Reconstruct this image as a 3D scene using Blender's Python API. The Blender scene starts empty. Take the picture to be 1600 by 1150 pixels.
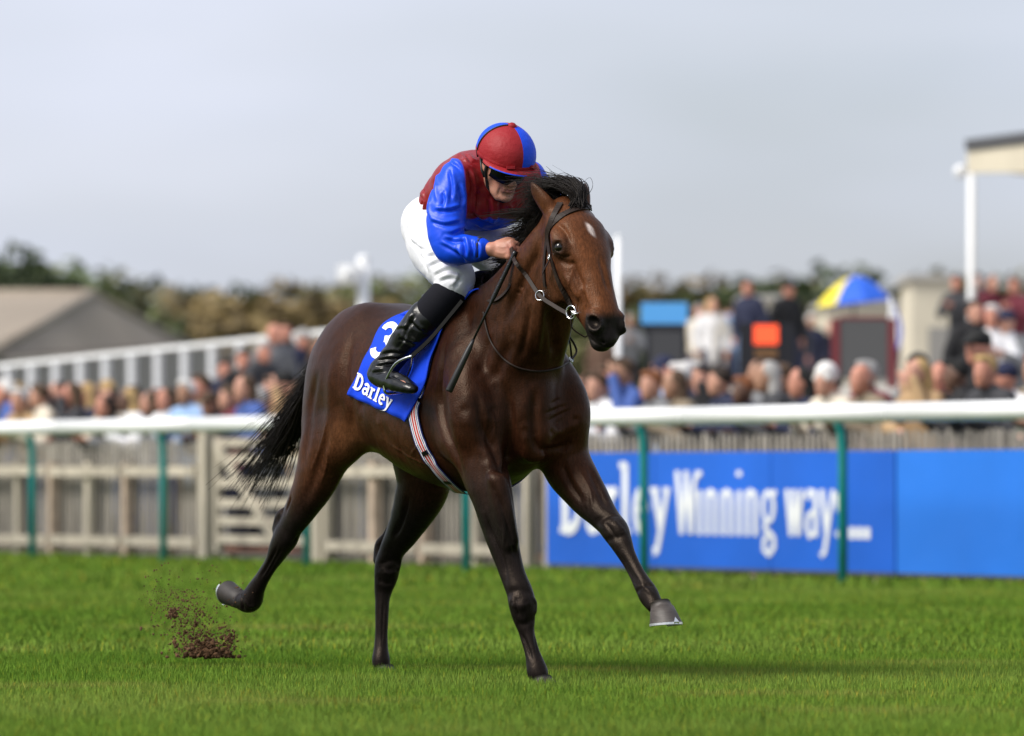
import bpy, bmesh, math, random, os
import numpy as np
from mathutils import Vector, Matrix
R = math.radians
random.seed(7); rng = np.random.default_rng(7)
sc = bpy.context.scene
col = sc.collection

# ------------------------------------------------------------------ camera, sky, sun, exposure
F = 9250.0                 # focal length in photograph pixels (1600 px wide)
CAMZ, HY = 0.8, 745.0      # eye height, image row of the horizon
cam = bpy.data.cameras.new('camera'); cam_o = bpy.data.objects.new('camera', cam); col.objects.link(cam_o)
cam.sensor_width = 36.0; cam.lens = F / 1600 * 36; cam.clip_start = 1.0; cam.clip_end = 5000
cam_o.location = (0, 0, CAMZ); cam_o.rotation_euler = (R(90), 0, 0)
cam.shift_y = (HY - 575) / 1600
cam.dof.use_dof = True; cam.dof.focus_distance = 23.75; cam.dof.aperture_fstop = 2.9; cam.dof.aperture_blades = 9
sc.camera = cam_o
SUN_EL, SUN_AZ = R(46), R(245)          # azimuth clockwise from +Y (the view direction)
w = bpy.data.worlds.new('World'); sc.world = w; w.use_nodes = True
nt = w.node_tree; nt.nodes.clear()
def N(nt, t, **kw):
    n = nt.nodes.new(t)
    for k, v in kw.items(): setattr(n, k, v)
    return n
out = N(nt, 'ShaderNodeOutputWorld'); bg = N(nt, 'ShaderNodeBackground'); bg.inputs[1].default_value = 0.11
sky = N(nt, 'ShaderNodeTexSky', sky_type='NISHITA', sun_disc=False); sky.sun_elevation = SUN_EL; sky.sun_rotation = SUN_AZ
sky.dust_density = 2.0; sky.air_density = 1.0
tc = N(nt, 'ShaderNodeTexCoord')
def wnoise(scale, stretch, det, off=(0, 0, 0)):
    mp = N(nt, 'ShaderNodeMapping'); mp.inputs['Scale'].default_value = stretch; mp.inputs['Location'].default_value = off
    nz = N(nt, 'ShaderNodeTexNoise'); nz.inputs['Scale'].default_value = scale; nz.inputs['Detail'].default_value = det; nz.inputs['Roughness'].default_value = .5
    nt.links.new(tc.outputs['Generated'], mp.inputs[0]); nt.links.new(mp.outputs[0], nz.inputs['Vector']); return nz.outputs[0]
cr = N(nt, 'ShaderNodeValToRGB')                # cloud: blue-grey bases to white tops
cr.color_ramp.elements[0].position = .34; cr.color_ramp.elements[0].color = (7.0, 7.45, 8.8, 1)
cr.color_ramp.elements[1].position = .66; cr.color_ramp.elements[1].color = (7.3, 7.65, 8.8, 1)
nt.links.new(wnoise(7.0, (1, 1, 5), 5), cr.inputs[0])
cv = N(nt, 'ShaderNodeMapRange'); cv.inputs[1].default_value = .32; cv.inputs[2].default_value = .62; cv.inputs[3].default_value = .30; cv.inputs[4].default_value = .95     # broken cover
nt.links.new(wnoise(3.0, (1, 1, 3), 4, (2, 5, 1)), cv.inputs[0])
mx = N(nt, 'ShaderNodeMix', data_type='RGBA')
nt.links.new(cv.outputs[0], mx.inputs[0]); nt.links.new(sky.outputs[0], mx.inputs[6]); nt.links.new(cr.outputs[0], mx.inputs[7])
nt.links.new(mx.outputs[2], bg.inputs[0]); nt.links.new(bg.outputs[0], out.inputs[0])
sun = bpy.data.lights.new('sun', 'SUN'); sun.energy = 4.8; sun.angle = R(30); sun.color = (1, .95, .87)
sun_o = bpy.data.objects.new('sun', sun); col.objects.link(sun_o)
sd = Vector((math.sin(SUN_AZ) * math.cos(SUN_EL), math.cos(SUN_AZ) * math.cos(SUN_EL), math.sin(SUN_EL)))
sun_o.rotation_euler = sd.to_track_quat('Z', 'Y').to_euler()
vs = sc.view_settings; vs.view_transform = 'Standard'; vs.look = 'None'; vs.exposure = 0.0; vs.gamma = 1.0; vs.use_curve_mapping = False
sc.cycles.max_bounces = 6; sc.cycles.transparent_max_bounces = 8

def at(px, py, Y):
    """the point at depth Y metres that the photograph shows at (px, py)"""
    return Vector(((px - 800) * Y / F, Y, CAMZ + (HY - py) * Y / F))

# ------------------------------------------------------------------ materials
MATS = {}
def mat(name, c, rough=.6, spec=.5, metal=0.0, bump=None, var=None, attr=None, coat=0.0, sheen=0.0, rvar=None, stretch=None, sub=0.0, emis=0.0, trans=0.0, aniso=0.0, stint=None, fine=None):
    if name in MATS: return MATS[name]
    m = bpy.data.materials.new(name); m.use_nodes = True; t = m.node_tree
    b = t.nodes['Principled BSDF']
    b.inputs['Base Color'].default_value = (*c, 1); b.inputs['Roughness'].default_value = rough
    b.inputs['Specular IOR Level'].default_value = spec; b.inputs['Metallic'].default_value = metal
    b.inputs['Coat Weight'].default_value = coat; b.inputs['Sheen Weight'].default_value = sheen
    if aniso: b.inputs['Anisotropic'].default_value = aniso
    if stint: b.inputs['Specular Tint'].default_value = (*stint, 1)
    if trans: b.inputs['Transmission Weight'].default_value = trans
    if sub:
        b.inputs['Subsurface Weight'].default_value = sub; b.inputs['Subsurface Radius'].default_value = (.01, .004, .002); b.inputs['Subsurface Scale'].default_value = .6
    tcx = t.nodes.new('ShaderNodeTexCoord')
    vec = tcx.outputs['Object']
    if stretch:
        mpx = t.nodes.new('ShaderNodeMapping'); mpx.inputs['Scale'].default_value = stretch
        t.links.new(vec, mpx.inputs[0]); vec = mpx.outputs[0]
    base = None
    if attr:
        a = t.nodes.new('ShaderNodeAttribute'); a.attribute_name = attr; base = a.outputs['Color']
    if var:                                   # (scale, amount): mottling of the base colour
        n = t.nodes.new('ShaderNodeTexNoise'); n.inputs['Scale'].default_value = var[0]; n.inputs['Detail'].default_value = 5
        t.links.new(vec, n.inputs['Vector'])
        mr = t.nodes.new('ShaderNodeMapRange'); mr.inputs[1].default_value = .25; mr.inputs[2].default_value = .75
        mr.inputs[3].default_value = 1 - var[1]; mr.inputs[4].default_value = 1 + var[1]
        t.links.new(n.outputs[0], mr.inputs[0])
        vm = t.nodes.new('ShaderNodeVectorMath'); vm.operation = 'SCALE'
        if base: t.links.new(base, vm.inputs[0])
        else: vm.inputs[0].default_value = c
        t.links.new(mr.outputs[0], vm.inputs['Scale']); base = vm.outputs[0]
    if fine:                                  # (scale, stretch, amount): short lie of the hair
        mpf = t.nodes.new('ShaderNodeMapping'); mpf.inputs['Scale'].default_value = fine[1]; t.links.new(tcx.outputs['Object'], mpf.inputs[0])
        n = t.nodes.new('ShaderNodeTexNoise'); n.inputs['Scale'].default_value = fine[0]; n.inputs['Detail'].default_value = 3; t.links.new(mpf.outputs[0], n.inputs['Vector'])
        mr = t.nodes.new('ShaderNodeMapRange'); mr.inputs[1].default_value = .3; mr.inputs[2].default_value = .7; mr.inputs[3].default_value = 1 - fine[2]; mr.inputs[4].default_value = 1 + fine[2]; t.links.new(n.outputs[0], mr.inputs[0])
        vm = t.nodes.new('ShaderNodeVectorMath'); vm.operation = 'SCALE'; t.links.new(base, vm.inputs[0]); t.links.new(mr.outputs[0], vm.inputs['Scale']); base = vm.outputs[0]
    if base: t.links.new(base, b.inputs['Base Color'])
    if rvar:
        n = t.nodes.new('ShaderNodeTexNoise'); n.inputs['Scale'].default_value = rvar[0]; n.inputs['Detail'].default_value = 4
        t.links.new(vec, n.inputs['Vector'])
        mr = t.nodes.new('ShaderNodeMapRange'); mr.inputs[3].default_value = rough - rvar[1]; mr.inputs[4].default_value = rough + rvar[1]
        t.links.new(n.outputs[0], mr.inputs[0]); t.links.new(mr.outputs[0], b.inputs['Roughness'])
    if bump:                                  # (scale, strength, distance)
        n = t.nodes.new('ShaderNodeTexNoise'); n.inputs['Scale'].default_value = bump[0]; n.inputs['Detail'].default_value = 6
        t.links.new(vec, n.inputs['Vector'])
        bp = t.nodes.new('ShaderNodeBump'); bp.inputs['Strength'].default_value = bump[1]; bp.inputs['Distance'].default_value = bump[2]
        t.links.new(n.outputs[0], bp.inputs['Height']); t.links.new(bp.outputs[0], b.inputs['Normal'])
    if emis:
        b.inputs['Emission Color'].default_value = (*c, 1); b.inputs['Emission Strength'].default_value = emis
    MATS[name] = m; return m

# ------------------------------------------------------------------ object helpers
def link(name, me, parent=None, m=None):
    o = bpy.data.objects.new(name, me); col.objects.link(o)
    if parent is not None: o.parent = parent
    if m is not None:
        for mm in (m if isinstance(m, (list, tuple)) else [m]): me.materials.append(mm)
    return o
def tag(o, label=None, cat=None, group=None, kind=None):
    if label: o['label'] = label
    if cat: o['category'] = cat
    if group: o['group'] = group
    if kind: o['kind'] = kind
    return o
def thing(name, label, cat, loc=(0, 0, 0), rz=0.0, group=None):
    o = bpy.data.objects.new(name, None); col.objects.link(o); o.empty_display_size = .2
    o.location = loc; o.rotation_euler = (0, 0, rz)
    return tag(o, label, cat, group)
def mesh_np(name, V, Fc, smooth=True, colors=None, mi=None):
    """V (n,3), Fc (m,k) arrays -> mesh; colors (n,3) linear"""
    me = bpy.data.meshes.new(name); V = np.asarray(V, np.float32); Fc = np.asarray(Fc, np.int32)
    k = Fc.shape[1]; me.vertices.add(len(V)); me.vertices.foreach_set('co', V.ravel())
    me.loops.add(Fc.size); me.loops.foreach_set('vertex_index', Fc.ravel())
    me.polygons.add(len(Fc)); me.polygons.foreach_set('loop_start', np.arange(0, Fc.size, k, dtype=np.int32))
    me.polygons.foreach_set('loop_total', np.full(len(Fc), k, np.int32))
    if smooth: me.polygons.foreach_set('use_smooth', np.ones(len(Fc), bool))
    if mi is not None: me.polygons.foreach_set('material_index', np.asarray(mi, np.int32))
    me.update(calc_edges=True); me.validate()
    if colors is not None:
        a = me.attributes.new('Col', 'FLOAT_COLOR', 'POINT')
        c4 = np.ones((len(V), 4), np.float32); c4[:, :3] = colors; a.data.foreach_set('color', c4.ravel())
    return me
class MB:
    """collects boxes, bars, tubes, lathes into ONE mesh"""
    def __init__(s): s.v = []; s.f = []; s.sm = []; s.mi = []
    def add(s, v, f, smooth=False, mi=0):
        n = len(s.v); s.v += [tuple(p) for p in v]; s.f += [tuple(i + n for i in q) for q in f]
        s.sm += [smooth] * len(f); s.mi += [mi] * len(f)
    def box(s, c, size, rz=0, M=None, mi=0):
        x, y, z = (k / 2 for k in size)
        P = [Vector((a * x, b * y, e * z)) for a in (-1, 1) for b in (-1, 1) for e in (-1, 1)]
        T = Matrix.Translation(c) @ (M if M else Matrix.Rotation(rz, 4, 'Z'))
        s.add([T @ p for p in P], [(0, 1, 3, 2), (4, 6, 7, 5), (0, 4, 5, 1), (2, 3, 7, 6), (0, 2, 6, 4), (1, 5, 7, 3)], mi=mi)
    def bar(s, a, b, w_, h_, up=(0, 0, 1), mi=0):
        a, b = Vector(a), Vector(b); d = b - a; L = d.length; d.normalize()
        u = Vector(up); sx = d.cross(u)
        if sx.length < 1e-5: sx = d.cross(Vector((1, 0, 0)))
        sx.normalize(); uz = sx.cross(d)
        P = [a + d * (L * t) + sx * (i * w_ / 2) + uz * (j * h_ / 2) for t in (0, 1) for i, j in ((-1, -1), (1, -1), (1, 1), (-1, 1))]
        s.add(P, [(3, 2, 1, 0), (4, 5, 6, 7), (0, 1, 5, 4), (1, 2, 6, 5), (2, 3, 7, 6), (3, 0, 4, 7)], mi=mi)
    def tube(s, pts, r, n=10, mi=0, cap=True, flat=None, up=None):
        pts = [Vector(p) for p in pts]; m = len(pts); rr = r if isinstance(r, (list, tuple)) else [r] * m
        V = []; Fq = []; nrm = None
        for i, p in enumerate(pts):
            d = (pts[min(i + 1, m - 1)] - pts[max(i - 1, 0)]); d.normalize()
            if up is not None: nrm = Vector(up[i]) if isinstance(up, list) else Vector(up)
            if nrm is None: nrm = Vector((0, 0, 1)) if abs(d.z) < .9 else Vector((1, 0, 0))
            nrm = (nrm - d * nrm.dot(d)); nrm.normalize(); bi = d.cross(nrm)
            for k in range(n):
                a = 2 * math.pi * k / n
                V.append(p + nrm * (math.cos(a) * rr[i] * (flat or 1)) + bi * (math.sin(a) * rr[i]))
        for i in range(m - 1):
            for k in range(n):
                Fq.append((i * n + k, i * n + (k + 1) % n, (i + 1) * n + (k + 1) % n, (i + 1) * n + k))
        if cap: Fq += [tuple(range(n - 1, -1, -1)), tuple((m - 1) * n + k for k in range(n))]
        s.add(V, Fq, True, mi)
    def lathe(s, prof, c=(0, 0, 0), n=20, mi=0, M=None, smooth=True):
        V = []; Fq = []; T = Matrix.Translation(c) @ (M if M else Matrix())
        for (r, z) in prof:
            for k in range(n): V.append(T @ Vector((r * math.cos(2 * math.pi * k / n), r * math.sin(2 * math.pi * k / n), z)))
        for i in range(len(prof) - 1):
            for k in range(n): Fq.append((i * n + k, i * n + (k + 1) % n, (i + 1) * n + (k + 1) % n, (i + 1) * n + k))
        s.add(V, Fq, smooth, mi)
    def build(s, name, m, parent=None):
        me = bpy.data.meshes.new(name); me.from_pydata(s.v, [], s.f)
        me.polygons.foreach_set('use_smooth', s.sm); me.polygons.foreach_set('material_index', s.mi); me.update()
        return link(name, me, parent, m)

# ------------------------------------------------------------------ implicit-surface modelling
def vnoise(P, scale, seed=0):
    """cheap smooth noise in [-1,1]: sums of warped sines"""
    g = np.random.default_rng(seed); o = np.zeros(len(P), np.float32)
    for k in range(6):
        d = g.normal(size=3); d /= np.linalg.norm(d); e = g.normal(size=3); e /= np.linalg.norm(e)
        o += np.sin(P @ (d * scale * g.uniform(.6, 1.5)).astype(np.float32) + 1.3 * np.sin(P @ (e * scale * .7).astype(np.float32) + g.uniform(0, 6)) + g.uniform(0, 6))
    return o / 4
def catmull(K, n):
    K = np.asarray(K, float); out = []
    m = len(K)
    for i in range(m - 1):
        a, b, c, d = K[max(i - 1, 0)], K[i], K[i + 1], K[min(i + 2, m - 1)]
        for t in np.linspace(0, 1, n, endpoint=False):
            out.append(.5 * (2 * b + (c - a) * t + (2 * a - 5 * b + 4 * c - d) * t * t + (3 * b - a - 3 * c + d) * t ** 3))
    out.append(K[-1]); return np.array(out)
class Seg:          # tapered limb piece with an elliptic, optionally egg-shaped section
    def __init__(s, A, B, ra, rb, side, egg=(0, 0)):
        s.A = np.array(A, np.float32); s.B = np.array(B, np.float32); s.ra = np.array(ra, np.float32); s.rb = np.array(rb, np.float32)
        d = s.B - s.A; s.L = float(np.linalg.norm(d)) + 1e-6; s.d = d / s.L
        sv = np.array(side, np.float32); sv = sv - s.d * (sv @ s.d); s.sv = sv / np.linalg.norm(sv); s.fv = np.cross(s.d, s.sv)
        s.egg = egg; rm = max(s.ra.max(), s.rb.max())
        s.lo = np.minimum(s.A, s.B) - rm; s.hi = np.maximum(s.A, s.B) + rm
    def __call__(s, P):
        v = P - s.A; h = v @ s.d; t = np.clip(h / s.L, 0, 1); h = h - t * s.L
        a = v @ s.sv; f = v @ s.fv
        rs = s.ra[0] + (s.rb[0] - s.ra[0]) * t; rf = s.ra[1] + (s.rb[1] - s.ra[1]) * t
        if s.egg[0] or s.egg[1]:
            e = s.egg[0] + (s.egg[1] - s.egg[0]) * t; rs = rs * (1 - e * np.clip(f / rf, -1, 1))
        rm = np.minimum(rs, rf)
        q = (a / rs) ** 2 + (f / rf) ** 2 + (h / rm) ** 2
        k1 = np.sqrt((a / rs ** 2) ** 2 + (f / rf ** 2) ** 2 + (h / rm ** 2) ** 2) + 1e-6
        k0 = np.sqrt(q)
        return np.where(k0 < .05, -rm, k0 * (k0 - 1) / k1)
class Limb:         # knots: (x,y,z, r_side, r_other[, egg])
    def __init__(s, K, side=(0, 1, 0), k=.04, n=6):
        K = [tuple(q) + (0,) * (6 - len(q)) for q in K]; C = catmull(K, n); s.segs = []
        for i in range(len(C) - 1):
            s.segs.append(Seg(C[i][:3], C[i + 1][:3], C[i][3:5], C[i + 1][3:5], side, (C[i][5], C[i + 1][5])))
        s.lo = np.min([g.lo for g in s.segs], 0); s.hi = np.max([g.hi for g in s.segs], 0); s.k = k; s.op = 'add'
class Ell:
    def __init__(s, c, r, M=None, k=.03, op='add'):
        s.c = np.array(c, np.float32); s.r = np.array(r, np.float32); s.M = np.eye(3, dtype=np.float32) if M is None else np.array(M, np.float32)
        ext = np.abs(s.M) @ s.r; s.lo = s.c - ext; s.hi = s.c + ext; s.k = k; s.op = op; s.segs = [s]
    def __call__(s, P):
        v = ((P - s.c) @ s.M) / s.r; k0 = np.sqrt((v * v).sum(1)); k1 = np.sqrt(((v / s.r) ** 2).sum(1)) + 1e-6
        return np.where(k0 < .05, -s.r.min(), k0 * (k0 - 1) / k1)
def Cap(A, B, ra, rb=None, k=.03, op='add', side=(0, 1, .01)):
    o = Limb([tuple(A) + (ra, ra), tuple(B) + (rb or ra, rb or ra)], side, k, 1); o.op = op; return o
def axes(u, v=(0, 1, 0)):      # columns: u, ~v, u x v
    u = np.array(u, float); u /= np.linalg.norm(u); v = np.array(v, float); v -= u * (u @ v); v /= np.linalg.norm(v)
    return np.stack([u, v, np.cross(u, v)], 1)
def smin(a, b, k):
    h = np.maximum(k - np.abs(a - b), 0) / k; return np.minimum(a, b) - h * h * k * .25
def op_eval(ops, P):
    """the field at a few points"""
    P = np.asarray(P, np.float32); D = np.full(len(P), 1, np.float32)
    for o in ops:
        if callable(o) and not hasattr(o, 'segs'): D = o(P, D); continue
        d = np.min([g(P) for g in o.segs], 0)
        D = smin(D, d, o.k) if o.op == 'add' else -smin(-D, d, o.k) if o.op == 'sub' else D
    return D
def mesh_sdf(ops, lo, hi, h, coarse=4, band=.05):
    lo = np.array(lo, np.float32); n = (np.ceil((np.array(hi) - lo) / h / coarse).astype(int)) * coarse + 1
    def run(n, h, act):
        ax = [lo[i] + h * np.arange(n[i], dtype=np.float32) for i in range(3)]
        D = np.full(tuple(n), 1, np.float32)
        def sl(a, b, m=0.0):
            return tuple(slice(max(0, int((a[i] - m - lo[i]) / h)), max(0, min(n[i], int((b[i] + m - lo[i]) / h) + 2))) for i in range(3))
        def pts(s, m):
            I = np.nonzero(m); return np.stack([ax[i][s[i]][I[i]] for i in range(3)], 1)
        for o in ops:
            if callable(o) and not hasattr(o, 'segs'):
                m = np.abs(D) < (.08 if act is None else .018)
                if act is not None: m &= act
                D[m] = o(pts((slice(None),) * 3, m), D[m]); continue
            mg = o.k + (h * 3 if act is not None else .1)
            S = sl(o.lo, o.hi, mg); off = [q.start for q in S]
            T = np.full(D[S].shape, 1, np.float32)
            if T.size == 0: continue
            for g in o.segs:
                s2 = sl(g.lo, g.hi, mg); s3 = tuple(slice(s2[i].start - off[i], s2[i].stop - off[i]) for i in range(3))
                m = act[s2] if act is not None else np.ones(D[s2].shape, bool)
                if not m.any(): continue
                t = T[s3]; t[m] = np.minimum(t[m], g(pts(s2, m)))
            if o.op == 'add': D[S] = smin(D[S], T, o.k)
            elif o.op == 'sub': D[S] = -smin(-D[S], T, o.k)
        return D, ax
    nc = (n - 1) // coarse + 1
    Dc, _ = run(nc, h * coarse, None)
    a = np.abs(Dc) < band
    b = a.copy()
    for i in range(3):
        c = b.copy(); s1 = [slice(None)] * 3; s2 = [slice(None)] * 3; s1[i] = slice(1, None); s2[i] = slice(None, -1)
        c[tuple(s1)] |= b[tuple(s2)]; c[tuple(s2)] |= b[tuple(s1)]; b = c
    def up(A): return A.repeat(coarse, 0).repeat(coarse, 1).repeat(coarse, 2)[:n[0], :n[1], :n[2]]
    act = up(b); D, ax = run(n, h, act)
    D = np.where(act, D, np.where(up(Dc) < 0, -1, 1)).astype(np.float32)
    inside = D < 0; st = np.array([n[1] * n[2], n[2], 1], np.int64); Df = D.ravel()
    cells = []; accs = []; quads = []
    for i in range(3):
        s1 = [slice(None)] * 3; s2 = [slice(None)] * 3; s1[i] = slice(None, -1); s2[i] = slice(1, None)
        cr_ = inside[tuple(s1)] != inside[tuple(s2)]
        j, k = (i + 1) % 3, (i + 2) % 3
        I = np.stack(np.nonzero(cr_), 1)
        I = I[(I[:, j] > 0) & (I[:, k] > 0) & (I[:, j] < n[j] - 1) & (I[:, k] < n[k] - 1)]
        f0 = I @ st; d0 = Df[f0]; d1 = Df[f0 + st[i]]; t = d0 / (d0 - d1)
        p = I.astype(np.float32); p[:, i] += t
        q = []
        for dj, dk in ((0, 0), (-1, 0), (-1, -1), (0, -1)):
            c = f0 + dj * st[j] + dk * st[k]; cells.append(c); accs.append(p); q.append(c)
        q = np.stack(q, 1); fl = d0 < 0; q[~fl] = q[~fl][:, ::-1]; quads.append(q)
    cells = np.concatenate(cells); accs = np.concatenate(accs); quads = np.concatenate(quads)
    u, inv = np.unique(cells, return_inverse=True); cnt = np.bincount(inv)
    V = np.stack([np.bincount(inv, accs[:, i]) / cnt for i in range(3)], 1) * h + lo
    return V.astype(np.float32), np.searchsorted(u, quads)
def smooth_np(V, Q, it=1, lam=.5):
    e = np.concatenate([Q[:, [0, 1]], Q[:, [1, 2]], Q[:, [2, 3]], Q[:, [3, 0]]]); e = np.concatenate([e, e[:, ::-1]])
    c = np.bincount(e[:, 0], minlength=len(V))[:, None]
    for _ in range(it):
        s = np.stack([np.bincount(e[:, 0], V[e[:, 1], i], minlength=len(V)) for i in range(3)], 1)
        V = V + lam * (s / np.maximum(c, 1) - V)
    return V
def sstep(a, b, x):
    t = np.clip((x - a) / (b - a), 0, 1); return t * t * (3 - 2 * t)
# ------------------------------------------------------------------ the setting: turf, terrace, rail, fence
GZ = -.09                                          # soil level; the sward stands about 9 cm above it
RD = Vector((-.4727, .8815, 0)).normalized(); RN = Vector((.8815, .4727, 0)).normalized(); RP = Vector((2.55, 46.25, 0))
RRZ = math.atan2(RD.y, RD.x)
def along(s, off=0.0, z=0.0): return RP + RD * s + RN * off + Vector((0, 0, z))
def turf_mat():
    m = bpy.data.materials.new('turf'); m.use_nodes = True; t = m.node_tree; b = t.nodes['Principled BSDF']; b.inputs['Roughness'].default_value = .75; b.inputs['Specular IOR Level'].default_value = .12
    g = t.nodes.new('ShaderNodeNewGeometry'); sx = t.nodes.new('ShaderNodeSeparateXYZ'); t.links.new(g.outputs['Position'], sx.inputs[0])
    def noise(scale, det, sc3=None):
        n = t.nodes.new('ShaderNodeTexNoise'); n.inputs['Scale'].default_value = scale; n.inputs['Detail'].default_value = det
        if sc3:
            mp_ = t.nodes.new('ShaderNodeMapping'); mp_.inputs['Scale'].default_value = sc3; t.links.new(g.outputs['Position'], mp_.inputs[0]); t.links.new(mp_.outputs[0], n.inputs['Vector'])
        else: t.links.new(g.outputs['Position'], n.inputs['Vector'])
        return n.outputs[0]
    def ramp(f, e):
        r = t.nodes.new('ShaderNodeValToRGB'); r.color_ramp.elements[0].position = e[0][0]; r.color_ramp.elements[0].color = (*e[0][1], 1); r.color_ramp.elements[1].position = e[-1][0]; r.color_ramp.elements[1].color = (*e[-1][1], 1)
        for p_, c_ in e[1:-1]: q = r.color_ramp.elements.new(p_); q.color = (*c_, 1)
        t.links.new(f, r.inputs[0]); return r.outputs[0]
    def mixc(f, a, b_):
        x_ = t.nodes.new('ShaderNodeMix'); x_.data_type = 'RGBA'
        if isinstance(f, float): x_.inputs[0].default_value = f
        else: t.links.new(f, x_.inputs[0])
        t.links.new(a, x_.inputs[6])
        if isinstance(b_, tuple): x_.inputs[7].default_value = (*b_, 1)
        else: t.links.new(b_, x_.inputs[7])
        return x_.outputs[2]
    base = ramp(noise(.55, 5, (.45, .6, 1)), [(.32, (.070, .155, .010)), (.5, (.118, .20, .022)), (.68, (.185, .255, .045))])
    fine = ramp(noise(14, 4), [(.3, (.062, .145, .008)), (.7, (.165, .26, .032))])
    c_ = mixc(.42, base, fine)
    straw = ramp(noise(.9, 6, (.5, 1.1, 1)), [(.55, (0, 0, 0)), (.72, (1, 1, 1))]); sb = t.nodes.new('ShaderNodeMath'); sb.operation = 'MULTIPLY'; sb.inputs[1].default_value = .45; t.links.new(straw, sb.inputs[0])
    c_ = mixc(sb.outputs[0], c_, (.30, .245, .075))
    at_ = t.nodes.new('ShaderNodeAttribute'); at_.attribute_name = 'Col'
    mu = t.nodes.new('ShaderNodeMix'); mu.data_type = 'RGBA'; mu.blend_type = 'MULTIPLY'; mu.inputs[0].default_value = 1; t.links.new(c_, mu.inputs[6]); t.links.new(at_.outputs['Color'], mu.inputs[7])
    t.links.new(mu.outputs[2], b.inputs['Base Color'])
    MATS['turf'] = m; return m
M_turf = turf_mat()
# one sheet to the horizon
xs = np.concatenate([np.linspace(-3000, -60, 8), np.linspace(-50, 50, 41), np.linspace(60, 3000, 8)]); ys = np.concatenate([np.linspace(-200, 0, 6), np.linspace(5, 100, 60), np.linspace(140, 4500, 14)])
Xg, Yg = np.meshgrid(xs, ys, indexing='ij'); Vg = np.stack([Xg.ravel(), Yg.ravel(), np.full(Xg.size, GZ)], 1); ny = len(ys)
I = (np.arange(len(xs) - 1)[:, None] * ny + np.arange(ny - 1)[None]).ravel()
tag(link('ground', mesh_np('ground', Vg, np.stack([I, I + ny, I + ny + 1, I + 1], 1), colors=np.full((len(Vg), 3), .62)), None, M_turf), kind='structure')  # sheet colour darkened to stand in for blades shading each other
# sward: single-blade triangles, dense near the camera, coarser beyond
def blades(n, x0, x1, y0, y1, hgt, wid, seed):
    g = np.random.default_rng(seed); Y = y0 + (y1 - y0) * g.random(n); half = .105 * Y + 1.3; X = (g.random(n) * 2 - 1) * half
    patch = vnoise(np.stack([X, Y * .7, 0 * X], 1).astype(np.float32), 2.2, 40) * .5 + vnoise(np.stack([X, Y * .7, 0 * X], 1).astype(np.float32), 7, 41) * .35
    h = hgt * (.88 + .22 * g.random(n) + .05 * patch); a = g.random(n) * 2 * np.pi; lean = (.10 + .40 * g.random(n) ** 2) * h; b_ = a + g.normal(size=n) * .9
    w_ = wid * (.7 + .6 * g.random(n))
    base = np.stack([X, Y, np.full(n, GZ)], 1); side = np.stack([np.cos(a), np.sin(a), 0 * a], 1) * w_[:, None] / 2
    tip = base + np.stack([np.cos(b_) * lean, np.sin(b_) * lean, h], 1); mid = base * .45 + tip * .55; mid[:, 2] += .12 * h
    V_ = np.stack([base - side, base + side, mid + side * .8, tip, mid - side * .8], 1).reshape(-1, 3); o = np.arange(n)[:, None] * 5
    tone = (.75 + .5 * g.random(n) + .12 * patch)[:, None] * np.ones(3); dry = g.random(n) < .05; tone[dry] *= np.array((2.0, 1.25, .9))
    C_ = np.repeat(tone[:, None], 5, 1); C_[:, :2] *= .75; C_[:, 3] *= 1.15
    return V_, np.concatenate([o + np.array([[0, 1, 2, 4]]), o + np.array([[4, 2, 3, 3]])])[:, :4], C_.reshape(-1, 3)
def sward(n, y0, y1, hgt, wid, seed):
    V_, Q_, C_ = blades(n, 0, 0, y0, y1, hgt, wid, seed); k = len(Q_) // 2
    me = bpy.data.meshes.new('grass'); me.vertices.add(len(V_)); me.vertices.foreach_set('co', V_.astype(np.float32).ravel())
    T_ = np.concatenate([Q_[:k][:, [0, 1, 2]], Q_[:k][:, [0, 2, 3]], Q_[k:][:, [0, 1, 2]]]).astype(np.int32)
    me.loops.add(T_.size); me.loops.foreach_set('vertex_index', T_.ravel()); me.polygons.add(len(T_)); me.polygons.foreach_set('loop_start', np.arange(0, T_.size, 3, dtype=np.int32)); me.polygons.foreach_set('loop_total', np.full(len(T_), 3, np.int32))
    me.update(calc_edges=True); a = me.attributes.new('Col', 'FLOAT_COLOR', 'POINT'); c4 = np.ones((len(V_), 4), np.float32); c4[:, :3] = C_; a.data.foreach_set('color', c4.ravel())
    return tag(link('grass', me, None, M_turf), 'short green racecourse turf', 'grass', kind='stuff')
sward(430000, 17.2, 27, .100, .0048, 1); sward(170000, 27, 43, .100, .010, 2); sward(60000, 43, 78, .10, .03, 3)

# running rail: white tube on teal posts, each bent over at the top
M_rail = mat('white_pvc', (.82, .83, .83), rough=.32, var=(3, .04)); M_teal = mat('teal_paint', (.008, .21, .195), rough=.35, var=(8, .15))
rail = thing('running_rail', 'white tubular running rail on teal posts beside the racing turf', 'rail', along(0), RRZ)
S0 = -15
for i in range(15):
    a, b = S0 + i * 3.156 * 1.0 + 1.6, S0 + (i + 1) * 3.156 + 1.6 - .012; mb = MB()
    mb.tube([(a, 0, 1.297), (b, 0, 1.297)], .073, 18); mb.build('rail_tube', M_rail, rail)
    mb = MB(); p0 = -12.624 + i * 3.156 
    mb.tube([(p0, -.04, GZ - .2), (p0, -.04, .85), (p0, -.038, 1.05), (p0, -.028, 1.15), (p0, -.008, 1.21), (p0, .0, 1.23)], .037, 12); mb.build('post', M_teal, rail)
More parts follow.
